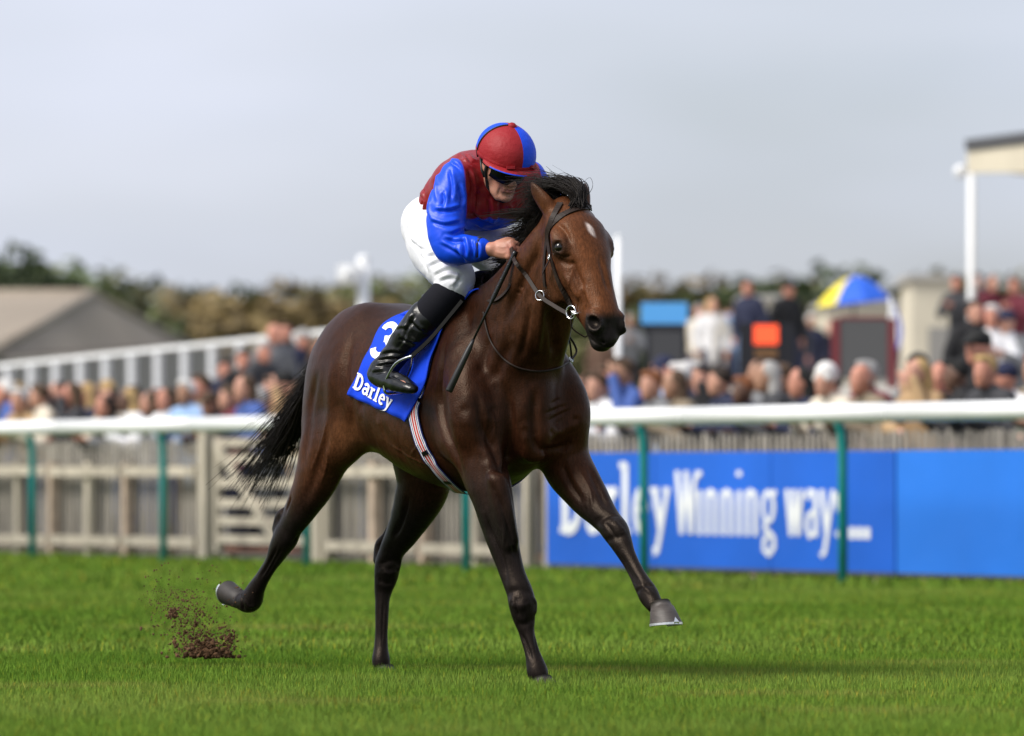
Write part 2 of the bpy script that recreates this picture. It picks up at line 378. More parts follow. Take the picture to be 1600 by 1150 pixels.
# post and picket fence behind it, in two runs either side of the gate
M_wood = mat('weathered_oak', (.42, .375, .30), rough=.85, var=(6, .3), bump=(30, .3, .01), stretch=(1, 1, .15)); M_woodd = mat('grey_pale', (.30, .275, .235), rough=.9, var=(5, .35), stretch=(1, 1, .2))
M_woodp = mat('pinkish_post', (.44, .34, .26), rough=.85, var=(6, .25))
def sof(px, off):
    k = (px - 800) / F; P = along(0, off); return (P.x - P.y * k) / (.4727 + .8815 * k)
FO = 1.25
def fence(name, s0, s1, label, step=.95):
    fo = thing(name, label, 'fence', along(s0, FO), RRZ); Lf = s1 - s0; n = max(1, round(Lf / step))
    for i in range(n + 1):
        mb = MB(); x_ = Lf * i / n; mb.box((x_, .0 + random.uniform(-.01, .01), .38), (.10 + random.uniform(-.01, .02), .09, 1.13 + random.uniform(-.04, .03)), rz=random.uniform(-.04, .04)); mb.build('post', M_woodp if random.random() < .25 else M_wood, fo)
    for z_, h_, nm in ((.86, .10, 'top_rail'), (.14, .10, 'bottom_rail')):
        for i in range(0, n, 2):
            mb = MB(); a, b = Lf * i / n + .055, Lf * min(i + 2, n) / n - .055; mb.box(((a + b) / 2, .065, z_ + random.uniform(-.01, .01)), (b - a, .04, h_)); mb.build(nm, M_wood, fo)
    mb = MB(); x_ = .03
    while x_ < Lf:
        mb.box((x_, -.115 + random.uniform(-.004, .004), .545 + random.uniform(-.015, .015)), (.05, .011, 1.25), M=Matrix.Rotation(random.uniform(-.015, .015), 4, 'Y')); x_ += .098
    tag(mb.build('pickets', M_woodd, fo), kind='stuff')
    return fo
sg0, sg1 = sof(326, FO), sof(503, FO)
fence('picket_fence', sg0 + .12, 31, 'weathered timber picket fence at the far left beyond the gate')
fence('picket_fence', sof(845, FO) + .2, sg1 - .12, 'timber picket fence between the field gate and the blue boards')
fence('picket_fence', -9, sof(845, FO) - .2, 'timber picket fence standing behind the blue advertising boards', 1.3)
# gate
gate = thing('field_gate', 'pale timber field gate with a diagonal brace in the picket fence', 'gate', along(sg1, FO), RRZ); Lg = sg0 - sg1
for x_, hh in ((0, 1.0), (Lg, 1.32)):
    mb = MB(); mb.box((x_, 0, hh / 2 - .1), (.17, .16, hh + .2)); mb.build('gate_post', M_wood, gate)
for x_ in (.14, Lg - .22):
    mb = MB(); mb.box((x_, 0, .62), (.09, .07, 1.15)); mb.build('stile', M_wood, gate)
for z_ in (.18, .36, .54, .74, .98, 1.14):
    mb = MB(); mb.box((Lg / 2 - .04, .005, z_), (Lg - .46, .035, .085)); mb.build('bar', M_wood, gate)
mb = MB(); mb.bar((Lg - .24, .05, 1.14), (Lg - 1.75, .05, .10), .03, .10); mb.build('brace', M_wood, gate)
mb = MB(); mb.bar((.2, .05, 1.14), (Lg - 1.80, .05, .10), .03, .09); mb.build('brace', M_wood, gate)
# blue advertising boards
M_ad = mat('board_blue', (.012, .115, .58), rough=.36, spec=.35, var=(.8, .14), bump=(1.2, .25, .05)); M_ad2 = mat('board_bright_blue', (.02, .175, .70), rough=.36, spec=.35, var=(.8, .1), bump=(1.2, .25, .05))
M_edge = mat('board_frame', (.10, .10, .11), rough=.5)
def board(s_left, cuts, m, label, off=1.13):
    b_ = thing('advertising_board', label, 'board', along(s_left, off), RRZ)
    for a, c_ in zip(cuts[:-1], cuts[1:]):
        mb = MB(); mb.box((-(a + c_) / 2, .0, .52), (c_ - a - .012, .02, .985)); mb.build('panel', m, b_)
        for z_ in (.02,):
            mb = MB(); mb.box((-(a + c_) / 2, -.02, z_), (c_ - a - .02, .05, .03)); mb.build('bottom_frame', M_edge, b_)
        for x_ in (a + .35, c_ - .35):
            mb = MB(); mb.box((-x_, -.05, -.03), (.09, .06, .16)); mb.build('stake', M_woodp, b_)
    return b_
# lettering: strokes drawn in letter units, laid on any surface through a mapping
def arc(cx, cy, rx, ry, a0, a1, n=12): return [(cx + rx * math.cos(R(a0 + (a1 - a0) * i / n)), cy + ry * math.sin(R(a0 + (a1 - a0) * i / n))) for i in range(n + 1)]
GL = {  # bold slab letters: (strokes [(points, width)], advance)
 'D': ([([(.16, 0), (.16, 1)], .22), ([(0, .05), (.36, .05)], .1), ([(0, .95), (.36, .95)], .1), ([(.2, .95), (.36, .94)] + arc(.34, .5, .33, .44, 75, -75) + [(.2, .05)], .17)], .80),
 'a': ([(arc(.30, .50, .17, .16, 165, 0, 8) + [(.47, .45), (.47, .12), (.56, .06)], .16), ([(.46, .38)] + arc(.27, .21, .16, .16, 90, 330, 10) + [(.45, .18)], .14)], .64),
 'r': ([([(.16, .03), (.16, .64)], .18), ([(0, .04), (.36, .04)], .09), ([(0, .62), (.2, .62)], .09), ([(.18, .48), (.30, .60), (.42, .58)], .15)], .50),
 'l': ([([(.16, .03), (.16, 1.0)], .18), ([(0, .04), (.34, .04)], .09), ([(0, .97), (.2, .97)], .09)], .38),
 'e': ([([(.14, .35), (.46, .35)], .09), ([(.48, .36)] + arc(.30, .33, .19, .27, 10, 315, 14), .15)], .60),
 'y': ([([(.12, .60), (.30, .10)], .17), ([(.50, .60), (.30, .05), (.20, -.20), (.08, -.24)], .13), ([(0, .62), (.24, .62)], .08), ([(.40, .62), (.60, .62)], .08)], .62),
 '3': ([([(.10, .80)] + arc(.32, .76, .24, .22, 150, -80, 12) + [(.30, .53)], .19), ([(.30, .53)] + arc(.32, .28, .27, .27, 85, -160, 14), .20)], .7),
 # condensed lighter letters
 'W': ([([(.04, 1), (.15, .03)], 0.105), ([(.15, .03), (.26, .95)], 0.084), ([(.25, 1), (.37, .03)], 0.105), ([(.37, .03), (.44, .78), (.50, .97), (.58, .92)], 0.084)], .47),
 'i': ([([(.08, .02), (.08, .70)], 0.101), ([(.08, .92), (.08, 1.0)], 0.113)], .18),
 'n': ([([(.08, .02), (.08, .70)], 0.101), ([(.08, .58), (.16, .70), (.24, .66), (.26, .55), (.26, .02)], 0.097)], .355),
 'g': ([(arc(.18, .46, .115, .22, 20, 380, 16), 0.084), ([(.14, .24), (.10, .14), (.20, .08), (.30, .0), (.31, -.14), (.20, -.26), (.09, -.18), (.10, -.04), (.20, .06)], 0.092), ([(.26, .62), (.36, .70)], 0.084)], .40),
 'w': ([([(.03, .72), (.12, .03)], 0.097), ([(.12, .03), (.20, .68)], 0.080), ([(.19, .72), (.28, .03)], 0.097), ([(.28, .03), (.36, .72)], 0.080)], .39),
 'A': ([([(.07, .58), (.12, .70), (.22, .68), (.25, .55), (.25, .02)], 0.097), ([(.25, .40), (.10, .34), (.06, .18), (.12, .02), (.22, .08)], 0.088)], .34),
 'Y': ([([(.03, .72), (.15, .05)], 0.097), ([(.28, .72), (.15, .05), (.10, -.20), (.02, -.26)], 0.084)], .315),
 's': ([([(.22, .60), (.14, .71), (.05, .62), (.06, .48), (.20, .26), (.21, .10), (.12, .01), (.03, .10)], 0.101)], .285),
 '.': ([([(.07, .0), (.07, .17)], .125)], .155)}
def letters(text, mp_, name, parent, m, nrm_eps=.0006, track=0.0):
    """each letter is a part; mp_(u, v, lift) -> Vector"""
    x_ = 0.0
    for ch in text:
        if ch == ' ': x_ += .16; continue
        st_, adv = GL[ch]; mb = MB()
        for si, (pts, wd) in enumerate(st_):
            P = []
            for a, b in zip(pts[:-1], pts[1:]):
                k = max(1, int(math.hypot(b[0] - a[0], b[1] - a[1]) / .08))
                for t in range(k): P.append((a[0] + (b[0] - a[0]) * t / k, a[1] + (b[1] - a[1]) * t / k))
            P.append(pts[-1]); V_ = []
            for i, q in enumerate(P):
                a, b = P[max(i - 1, 0)], P[min(i + 1, len(P) - 1)]; dx, dy = b[0] - a[0], b[1] - a[1]; l_ = math.hypot(dx, dy) + 1e-9
                for s_ in (-1, 0, 1): V_.append(mp_(x_ + q[0] - dy / l_ * wd / 2 * s_, q[1] + dx / l_ * wd / 2 * s_, nrm_eps * (si + 1)))
            Fq = [(i * 3 + j, i * 3 + j + 1, i * 3 + j + 4, i * 3 + j + 3) for i in range(len(P) - 1) for j in (0, 1)]
            mb.add(V_, Fq)
        mb.build('letter' if ch.isalpha() else 'digit' if ch.isdigit() else 'full_stop', m, parent)
        x_ += adv + track
    return x_
M_letter = mat('white_vinyl', (.80, .82, .85), rough=.4)
sa = sof(855, 1.13); b1 = board(sa, [0, 1.96, 3.92, 5.875], M_ad, 'royal blue advertising board lettered in white behind the rail')
def bmap(x0, su, sv, z0):
    def f(u, v, e): return Vector((-(x0 + u * su), .0105 + e * 2, z0 + v * sv))
    return f
letters('Darley', bmap(sa - sof(877, 1.13), .56, .62, .30), 'letter', b1, M_letter, .0012)
letters('WinningXwAYs...'.replace('X', ' '), bmap(sa - sof(1057, 1.13), 0.751, .555, .295), 'letter', b1, M_letter, .0012)
board(sa - 5.89, [0, 1.96, 3.92, 5.88], M_ad2, 'plain bright blue advertising board right of the lettered board')
# ------------------------------------------------------------------ beyond the fence: terrace, barn, trees, stand, bookmakers
M_conc = mat('pale_concrete', (.36, .345, .32), rough=.85, var=(2, .15)); M_cream = mat('cream_render', (.55, .50, .39), rough=.8, var=(1.5, .08)); M_wp = mat('white_paint', (.78, .79, .80), rough=.5)
def slab(name, s0, s1, o0, o1, z0, z1, m):
    mb = MB(); P = [along(s, o) for s, o in ((s0, o0), (s1, o0), (s1, o1), (s0, o1))]
    mb.add([(p.x, p.y, z0) for p in P] + [(p.x, p.y, z1) for p in P], [(3, 2, 1, 0), (4, 5, 6, 7), (0, 1, 5, 4), (1, 2, 6, 5), (2, 3, 7, 6), (3, 0, 4, 7)])
    return tag(mb.build(name, m), kind='structure')
slab('pavement', -30, 60, 1.55, 3.6, GZ, .02, M_conc)
for i in range(12): slab('terrace', -30, 60, 3.6 + i * .9, 3.6 + (i + 1) * .9 + (45 if i == 11 else 0), GZ, .16 * (i + 1), M_conc)
TZ = .96
# white railing climbing the ramp at the left
ra, rb = at(-60, 578, 92), at(560, 513, 79)
rl = thing('ramp_railing', 'white metal railing rising along the ramp behind the left crowd', 'railing', (ra.x, ra.y, 0)); rv = rb - ra; n = 15
def rp(t, dz=0): return Vector((rv.x * t, rv.y * t, ra.z + rv.z * t + dz))
mb = MB(); mb.bar(rp(0), rp(1), .06, .06); mb.build('handrail', M_wp, rl)
mb = MB(); mb.bar(rp(0, -1.0), rp(1, -1.0), .05, .06); mb.build('bottom_rail', M_wp, rl)
for i in range(n + 1):
    mb = MB(); p = rp(i / n); mb.box((p.x, p.y, (p.z - .05 + TZ) / 2 ), (.13, .13, p.z - .05 - TZ)); mb.build('post', M_wp, rl)
mb = MB()
for i in range(n * 12):
    if i % 12 and i % 2: p = rp(i / n / 12); mb.box((p.x, p.y, p.z - .5), (.022, .022, .96))
tag(mb.build('balusters', mat('grey_steel', (.22, .22, .23), rough=.5, metal=.3), rl), kind='stuff')
mb = MB(); mb.bar(rp(0, -1.9) + RN * .4, rp(1, -1.9) + RN * .4, .5, 1.9); mb.build('ramp_wall', mat('ramp_grey', (.27, .235, .215), rough=.9, var=(1, .2)), rl)
# barn with a hipped roof
barn = thing('barn', 'low barn with a grey hipped roof behind the left railing', 'barn', (0, 0, 0))
A = at(-260, 462, 165); B = at(146, 461, 150); C_ = at(-30, 560, 132); D_ = at(296, 541, 156); E_ = at(-420, 548, 148)
Bk = A + Vector((8, 26, A.z * 0)) ; Bk.z = D_.z
mb = MB()
def rib_roof(P, nrib, m, nm):
    """a roof slope of standing sheets"""
    a, b, c_, d = P; mb = MB()
    for i in range(nrib):
        t0, t1 = i / nrib, (i + .93) / nrib; q = [a.lerp(b, t0), a.lerp(b, t1), d.lerp(c_, t1), d.lerp(c_, t0)]; nn = (q[1] - q[0]).cross(q[3] - q[0]).normalized() * .04
        mb.add(q + [p - nn for p in q], [(0, 1, 2, 3), (7, 6, 5, 4), (0, 4, 5, 1), (1, 5, 6, 2), (2, 6, 7, 3), (3, 7, 4, 0)])
    return mb.build(nm, m, barn)
M_sheet = mat('fibre_cement', (.27, .225, .175), rough=.85, var=(.35, .22), stretch=(1, 1, 1)); 
rib_roof([A, B, C_, E_], 30, M_sheet, 'roof_slope'); rib_roof([B, B + Vector((.02, .02, 0)), D_, C_], 24, M_sheet, 'roof_hip'); rib_roof([B, A, Bk, D_], 20, M_sheet, 'roof_slope')
mb = MB(); mb.tube([A, B], .16, 8); mb.tube([B, C_], .13, 8); mb.tube([B, D_], .13, 8); mb.build('ridge_capping', M_sheet, barn)
for p, q in ((E_, C_), (C_, D_), (D_, Bk)):
    mb = MB(); i_ = Vector((.3, .6, 0)); p2, q2 = p + i_, q + i_; mb.add([(p2.x, p2.y, GZ), (q2.x, q2.y, GZ), (q2.x, q2.y, q.z + .02), (p2.x, p2.y, p.z + .02), (p2.x + .3, p2.y + .3, GZ), (q2.x + .3, q2.y + .3, GZ), (q2.x + .3, q2.y + .3, q.z), (p2.x + .3, p2.y + .3, p.z)], [(0, 1, 2, 3), (7, 6, 5, 4), (0, 3, 7, 4), (1, 5, 6, 2), (3, 2, 6, 7)]); mb.build('wall', mat('barn_boards', (.22, .19, .16), rough=.9, var=(1, .2)), barn)
# trees
def make_tree(seed, nclump, H, Wd, leaf):
    g = np.random.default_rng(seed); mb = MB()
    mb.tube([(0, 0, -.3), (.05, .02, H * .2), (-.04, .05, H * .45), (.05, 0, H * .75)], [H * .035, H * .028, H * .018, H * .006], 9)
    for i in range(8):
        a = i * 2.4 + g.random(); z0 = H * g.uniform(.22, .55); r_ = Wd * g.uniform(.5, .85)
        mb.tube([(0, 0, z0), (math.cos(a) * r_ * .4, math.sin(a) * r_ * .4, z0 + H * .12), (math.cos(a) * r_, math.sin(a) * r_, z0 + H * .22)], [H * .014, H * .009, H * .003], 6)
    tr = (mb.v, mb.f)
    Vs = []; Cs = []
    cl = []
    for i in range(nclump):
        u = g.normal(size=3); u /= np.linalg.norm(u); rr = g.uniform(.45, 1.0) ** .5; c_ = np.array((u[0] * Wd * rr, u[1] * Wd * rr, H * .60 + u[2] * H * .40 * rr)); c_[2] = max(c_[2], H * .16)
        cr_ = Wd * g.uniform(.16, .32); nl = 46; v = g.normal(size=(nl, 3)); v /= np.linalg.norm(v, axis=1, keepdims=True); p = c_ + v * cr_ * g.uniform(.5, 1.05, (nl, 1))
        a = g.normal(size=(nl, 3)); a /= np.linalg.norm(a, axis=1, keepdims=True); b_ = np.cross(a, g.normal(size=(nl, 3))); b_ /= np.linalg.norm(b_, axis=1, keepdims=True); s_ = leaf * g.uniform(.6, 1.3, (nl, 1))
        Vs.append(np.stack([p - a * s_, p + b_ * s_ * .6, p + a * s_, p - b_ * s_ * .6], 1).reshape(-1, 3)); Cs.append(np.repeat(np.clip(1 + .35 * g.normal() + .22 * g.normal(size=(nl, 1)), .35, 1.9) * np.ones(3), 4, 0))
    V_ = np.concatenate(Vs); return tr, V_, np.arange(len(V_)).reshape(-1, 4), np.concatenate(Cs)
def tint_mat(name, c):
    m = bpy.data.materials.new(name); m.use_nodes = True; t = m.node_tree; b = t.nodes['Principled BSDF']; b.inputs['Roughness'].default_value = .7
    a = t.nodes.new('ShaderNodeAttribute'); a.attribute_name = 'Col'; v = t.nodes.new('ShaderNodeVectorMath'); v.operation = 'MULTIPLY'; v.inputs[1].default_value = c
    t.links.new(a.outputs['Color'], v.inputs[0]); t.links.new(v.outputs[0], b.inputs['Base Color']); return m
LEAF = {'dark green': tint_mat('leaf_dark', (.045, .065, .02)), 'mid green': tint_mat('leaf_mid', (.095, .115, .04)), 'olive': tint_mat('leaf_olive', (.135, .125, .05)), 'golden brown': tint_mat('leaf_gold', (.17, .12, .045)), 'grey green': tint_mat('leaf_grey', (.15, .165, .125))}
M_bark = mat('bark', (.06, .05, .04), rough=.9, var=(3, .3))
TV = []
for k in range(4):
    tr, V_, Q_, C2 = make_tree(60 + k, 60, 10, 3.6 + .5 * k, .36)
    mt = bpy.data.meshes.new('trunk'); mt.from_pydata([tuple(v) for v in tr[0]], [], tr[1]); mt.materials.append(M_bark); mt.polygons.foreach_set('use_smooth', [True] * len(tr[1]))
    mc = mesh_np('crown', V_, Q_, False, C2); mc.materials.append(LEAF['olive']); TV.append((mt, mc))
def tree(px, ytop, Y, colr, label, wide=1.0, v=0):
    b = at(px, 745, Y); H = (CAMZ + (HY - ytop) * Y / F - GZ) * (.96 if Y > 240 else .97); k = H / 10
    t = thing('tree', label, 'tree', (b.x, b.y, GZ), random.uniform(0, 6), 'trees along the horizon'); t.scale = (k * wide, k * wide, k)
    a = link('trunk', TV[v][0], t); c_ = link('crown', TV[v][1], t); c_.material_slots[0].link = 'OBJECT'; c_.material_slots[0].material = LEAF[colr]
    return t
tl = [(-25, 408, 210, 'dark green', 'big dark green tree behind the barn at the left edge', 1.3), (48, 396, 205, 'dark green', 'tallest dark green tree above the barn roof', 1.2), (98, 418, 215, 'mid green', 'mid green tree above the right end of the barn ridge', 1.1), (136, 440, 230, 'olive', 'small olive tree at the end of the barn ridge', 1.0),
      (176, 452, 290, 'dark green', 'low dark green tree just right of the barn', 1.2), (215, 438, 330, 'grey green', 'grey green tree on the skyline right of the barn', 1.3), (255, 456, 300, 'golden brown', 'brown autumn tree beyond the barn hip', 1.2), (298, 462, 340, 'grey green', 'grey bare-looking tree low on the skyline', 1.2), (345, 448, 280, 'golden brown', 'golden autumn tree above the white ramp railing', 1.3), (392, 452, 330, 'dark green', 'dark green tree between two golden trees', 1.2),
      (440, 442, 270, 'golden brown', 'broad golden autumn tree left of the white camera pole', 1.4), (495, 450, 310, 'olive', 'olive autumn tree beside the white camera pole', 1.3), (545, 455, 290, 'golden brown', 'golden brown tree behind the white camera pole', 1.2), (600, 436, 330, 'olive', 'olive tree between the pole and the jockey', 1.4), (640, 432, 320, 'mid green', 'green tree seen just left of the jockey boot', 1.3),
      (690, 440, 330, 'olive', 'olive tree hidden partly by the jockey knee', 1.4), (770, 440, 330, 'mid green', 'green tree seen past the jockey arm', 1.4),
      (985, 440, 380, 'golden brown', 'low autumn tree right of the horse nose', 1.4), (1040, 448, 370, 'olive', 'olive tree above the light blue bookmaker sign', 1.5), (1095, 440, 390, 'golden brown', 'brown tree right of the light blue bookmaker sign', 1.5), (1135, 432, 370, 'dark green', 'dark green tree above the standing crowd', 1.5), (1190, 446, 390, 'mid green', 'mid green tree on the skyline above the orange display', 1.6), (1245, 440, 370, 'olive', 'olive tree left of the yellow and blue umbrella', 1.5),
      (1300, 428, 370, 'dark green', 'dark green tree behind the umbrella', 1.6), (1365, 432, 390, 'mid green', 'green tree right of the umbrella', 1.6), (1425, 436, 380, 'olive', 'olive tree left of the canopy post', 1.6), (1480, 440, 390, 'grey green', 'grey green tree beside the canopy post', 1.5), (1545, 437, 370, 'olive', 'olive tree beneath the stand canopy', 1.6), (1605, 436, 380, 'mid green', 'green tree at the right edge beneath the canopy', 1.6)]
for i, (px, yt, Y, c_, lb, wd) in enumerate(tl): tree(px, yt, Y, c_, lb, wd, i % 4)
# a far wood closes the skyline
Vs = []; Cs = []
g = np.random.default_rng(5)
for i in range(420):
    px = g.uniform(-900, 2500); Y = g.uniform(440, 520); b = at(px, 745, Y); H = CAMZ + (HY - (480 + 9 * math.sin(px * .013) + g.normal() * 5)) * Y / F
    nl = 60; p = np.array((b.x, b.y, H * .5)) + g.normal(size=(nl, 3)) * np.array((3.2, 3, H * .22)); p[:, 2] = np.clip(p[:, 2], .2, H); a = g.normal(size=(nl, 3)); b2 = np.cross(a, g.normal(size=(nl, 3))); s_ = .9
    a /= np.linalg.norm(a, axis=1, keepdims=True); b2 /= np.linalg.norm(b2, axis=1, keepdims=True); Vs.append(np.stack([p - a * s_, p + b2 * s_, p + a * s_, p - b2 * s_], 1).reshape(-1, 3)); Cs.append(np.repeat(np.clip(1 + .3 * g.normal(size=(nl, 1)), .4, 1.8) * np.array((1 + .4 * g.normal() * .5, 1, 1)), 4, 0))
V_ = np.concatenate(Vs); me = mesh_np('far_wood', V_, np.arange(len(V_)).reshape(-1, 4), False, np.clip(np.concatenate(Cs), 0, 3)); tag(link('far_wood', me, None, LEAF['olive']), 'far wood along the horizon', 'wood', kind='stuff')
# masts
def mast(px, ytop, Y, r_, label, name='pole', head=None):
    b = at(px, 745, Y); z1 = CAMZ + (HY - ytop) * Y / F; t = thing(name, label, 'pole', (b.x, b.y, 0)); mb = MB(); mb.tube([(0, 0, GZ), (0, 0, z1 * .5), (0, 0, z1)], [r_ * 1.05, r_, r_ * .95], 14); mb.lathe([(r_ * 1.9, GZ), (r_ * 1.9, TZ + .06), (r_ * 1.1, TZ + .1)], n=14); mb.build('shaft', M_wp, t)
    mb = MB(); mb.lathe([(r_, z1), (r_ * .98, z1 + r_ * .5), (r_ * .5, z1 + r_ * .9), (.001, z1 + r_)], n=14); mb.build('cap', M_wp, t); return t, z1
t, z1 = mast(568, 408, 80, .088, 'white camera pole with a box camera behind the horse croup', 'camera_pole')
mb = MB(); mb.box((-.20, -.05, z1 - .17), (.30, .42, .24)); mb.build('camera_housing', M_wp, t); mb = MB(); mb.tube([(-.2, -.26, z1 - .17), (-.2, -.38, z1 - .17)], .07, 12); mb.build('lens_hood', M_wp, t); mb = MB(); mb.bar((0, 0, z1 - .3), (-.2, -.03, z1 - .3), .05, .05); mb.build('bracket', M_wp, t)
mast(966, 372, 60, .034, 'slim white pole right of the horse head', 'flag_pole')
t, z1 = mast(1518, 250, 76, .05, 'tall white post holding up the stand canopy', 'canopy_post')
# stand canopy, far right
can = thing('stand_canopy', 'cream fascia canopy with a dark roof edge at top right', 'canopy', (0, 0, 0)); a = at(1511, 270, 75); b = at(1760, 268, 69); a2 = at(1511, 236, 75); b2 = at(1760, 205, 69); dpt = Vector((3.2, 5.5, 0))
mb = MB(); Pq = [a, b, b2, a2]; mb.add(Pq + [p + Vector((.05, .12, 0)) for p in Pq], [(0, 1, 2, 3), (7, 6, 5, 4), (0, 4, 5, 1), (1, 5, 6, 2), (2, 6, 7, 3), (3, 7, 4, 0)]); mb.build('fascia', M_cream, can)
u = Vector((0, 0, .13)); o_ = Vector((-.03, -.05, .012)); Pq = [a2 + o_, b2 + o_, b2 + dpt, a2 + dpt]; mb = MB(); mb.add(Pq + [p + u for p in Pq], [(3, 2, 1, 0), (4, 5, 6, 7), (0, 1, 5, 4), (1, 2, 6, 5), (2, 3, 7, 6), (3, 0, 4, 7)]); mb.build('roof_edge', mat('dark_roof', (.06, .06, .065), rough=.6), can)
Pq = [a + Vector((.06, .14, .06)), b + Vector((.06, .14, .06)), b + dpt, a + dpt]; mb = MB(); mb.add(Pq + [p + u * .3 for p in Pq], [(3, 2, 1, 0), (4, 5, 6, 7), (0, 1, 5, 4), (1, 2, 6, 5), (2, 3, 7, 6), (3, 0, 4, 7)]); mb.build('soffit', M_cream, can)
p = at(1700, 745, 72); mb = MB(); mb.tube([(p.x, p.y + 1, GZ), (p.x, p.y + 1, 4.7)], .09, 12); mb.build('post', M_wp, can)
spk = thing('loudspeaker', 'round white loudspeaker fixed to the canopy post', 'loudspeaker', tuple(at(1501, 268, 75.6))); mb = MB(); mb.lathe([(.02, -.09), (.07, -.06), (.085, 0), (.075, .06), (.03, .09), (.001, .095)], n=16, M=Matrix.Rotation(R(70), 4, 'X')); mb.build('shell', M_wp, spk); mb = MB(); mb.bar((0, .02, .02), (.12, .12, .02), .03, .03); mb.build('bracket', M_wp, spk)
# cream kiosks and raised viewing steps
def kiosk(x0, x1, yt, Y, dp, label, m=None):
    a, b = at(x0, yt, Y), at(x1, yt, Y); w_ = b.x - a.x; t = thing('kiosk', label, 'kiosk', ((a.x + b.x) / 2, Y + dp / 2, GZ)); h_ = a.z - GZ
    mb = MB(); mb.box((0, 0, h_ / 2), (w_, dp, h_)); mb.build('wall', m or M_cream, t); mb = MB(); mb.box((0, 0, h_ + .05), (w_ + .2, dp + .2, .1)); mb.build('roof', M_conc, t)
    mb = MB(); mb.box((w_ * .1, -dp / 2 - .012, h_ * .72), (w_ * .5, .02, h_ * .18)); mb.build('hatch', mat('hatch_shade', (.25, .24, .22), rough=.6), t); mb = MB(); mb.box((w_ * .1, -dp / 2 - .1, h_ * .62), (w_ * .55, .18, .04)); mb.build('counter', M_conc, t)  # hatch is a flat grey panel on the front wall
kiosk(1290, 1500, 478, 110, 4, 'long low cream kiosk behind the umbrella'); kiosk(1425, 1498, 438, 104, 3, 'taller cream kiosk left of the canopy post'); kiosk(1165, 1215, 470, 96, 2, 'narrow cream kiosk behind the standing racegoers')
st = thing('viewing_steps', 'concrete viewing steps with a steel railing at the right edge', 'steps', tuple(along(-4, 12)), RRZ)
for i in range(5):
    mb = MB(); mb.box((-2.5, -1.2 * i - 1, TZ + .19 * (i + .5)), (14, 1.2, .19 * (i + 1) + .0)); mb.build('step', M_cream, st)
for i in range(8):
    mb = MB(); mb.box((4.2 - i * 1.2, -.35, TZ + .7), (.06, .06, 1.15)); mb.build('post', M_wp, st)
for z_ in (1.26, .75): mb = MB(); mb.box((0, -.35, TZ + z_), (8.6, .05, .06)); mb.build('handrail', M_wp, st)
# bookmakers' pitches
M_blk = mat('black_panel', (.010, .010, .014), rough=.4); M_scr = mat('grey_display', (.055, .055, .058), rough=.35)
def pitch(px, Y, label): b = at(px, 745, Y); return thing('bookmaker_stand', label, 'bookmaker stand', (b.x, b.y, TZ if Y > 56 else .02)), b
def pz(py, Y, t): return CAMZ + (HY - py) * Y / F - t.location.z
def pw(n_, Y): return n_ * Y / F
t, b = pitch(1038, 64, 'bookmaker stand with a light blue sign above a dark board'); Y = 64
mb = MB(); mb.box((0, 0, (pz(473, Y, t) + pz(506, Y, t)) / 2), (pw(72, Y), .06, pz(473, Y, t) - pz(506, Y, t))); mb.build('sign', mat('sky_blue_sign', (.10, .38, .80), rough=.4), t)
mb = MB(); mb.box((.02, 0, pz(550, Y, t)), (pw(62, Y), .08, pw(86, Y))); mb.build('price_board', M_blk, t); mb = MB(); mb.box((.02, -.045, pz(552, Y, t)), (pw(50, Y), .012, pw(68, Y))); mb.build('display', M_scr, t)
for s in (-.15, .18): mb = MB(); mb.box((s, .06, .45), (.04, .04, .95)); mb.build('leg', M_blk, t)
t, b = pitch(1198, 64, 'black bookmaker stand with a glowing orange name display')
mb = MB(); mb.box((0, 0, pz(553, Y, t)), (pw(86, Y), .08, pw(96, Y))); mb.build('price_board', M_blk, t); mb = MB(); mb.box((-.01, -.05, pz(523, Y, t)), (pw(38, Y), .015, pw(30, Y))); mb.build('name_display', mat('orange_led', (1, .10, .03), rough=.4, emis=.7), t)
mb = MB(); mb.box((-.01, -.05, pz(552, Y, t)), (pw(36, Y), .015, pw(14, Y))); mb.build('amber_display', mat('amber_led', (.16, .08, .03), rough=.4), t)
for s in (-.2, .2): mb = MB(); mb.box((s, .06, .3), (.04, .04, .7)); mb.build('leg', M_blk, t)
t, b = pitch(1348, 62, 'bookmaker stand with a big grey display in a dark red frame'); Y = 62
mb = MB(); mb.box((.01, 0, pz(545, Y, t)), (pw(74, Y), .05, pw(92, Y))); mb.build('display', mat('grey_board', (.085, .085, .085), rough=.5), t)
for s in (-1, 1): mb = MB(); mb.box((.01 + s * pw(44, Y), 0, pz(552, Y, t)), (pw(13, Y), .07, pw(108, Y))); mb.build('frame_side', mat('dark_red_frame', (.16, .025, .03), rough=.5), t)
mb = MB(); mb.box((.01, 0, pz(497, Y, t)), (pw(74, Y), .06, pw(5, Y))); mb.build('frame_top', MATS['dark_red_frame'], t)
um = thing('umbrella', 'open yellow and blue umbrella above the bookmakers', 'umbrella', tuple(at(1334, 745, 84)[:2]) + (TZ,)); Y = 84; zt = CAMZ + (HY - 431) * Y / F - TZ; rU = .56; zb = CAMZ + (HY - 474) * Y / F - TZ
ncl = 8
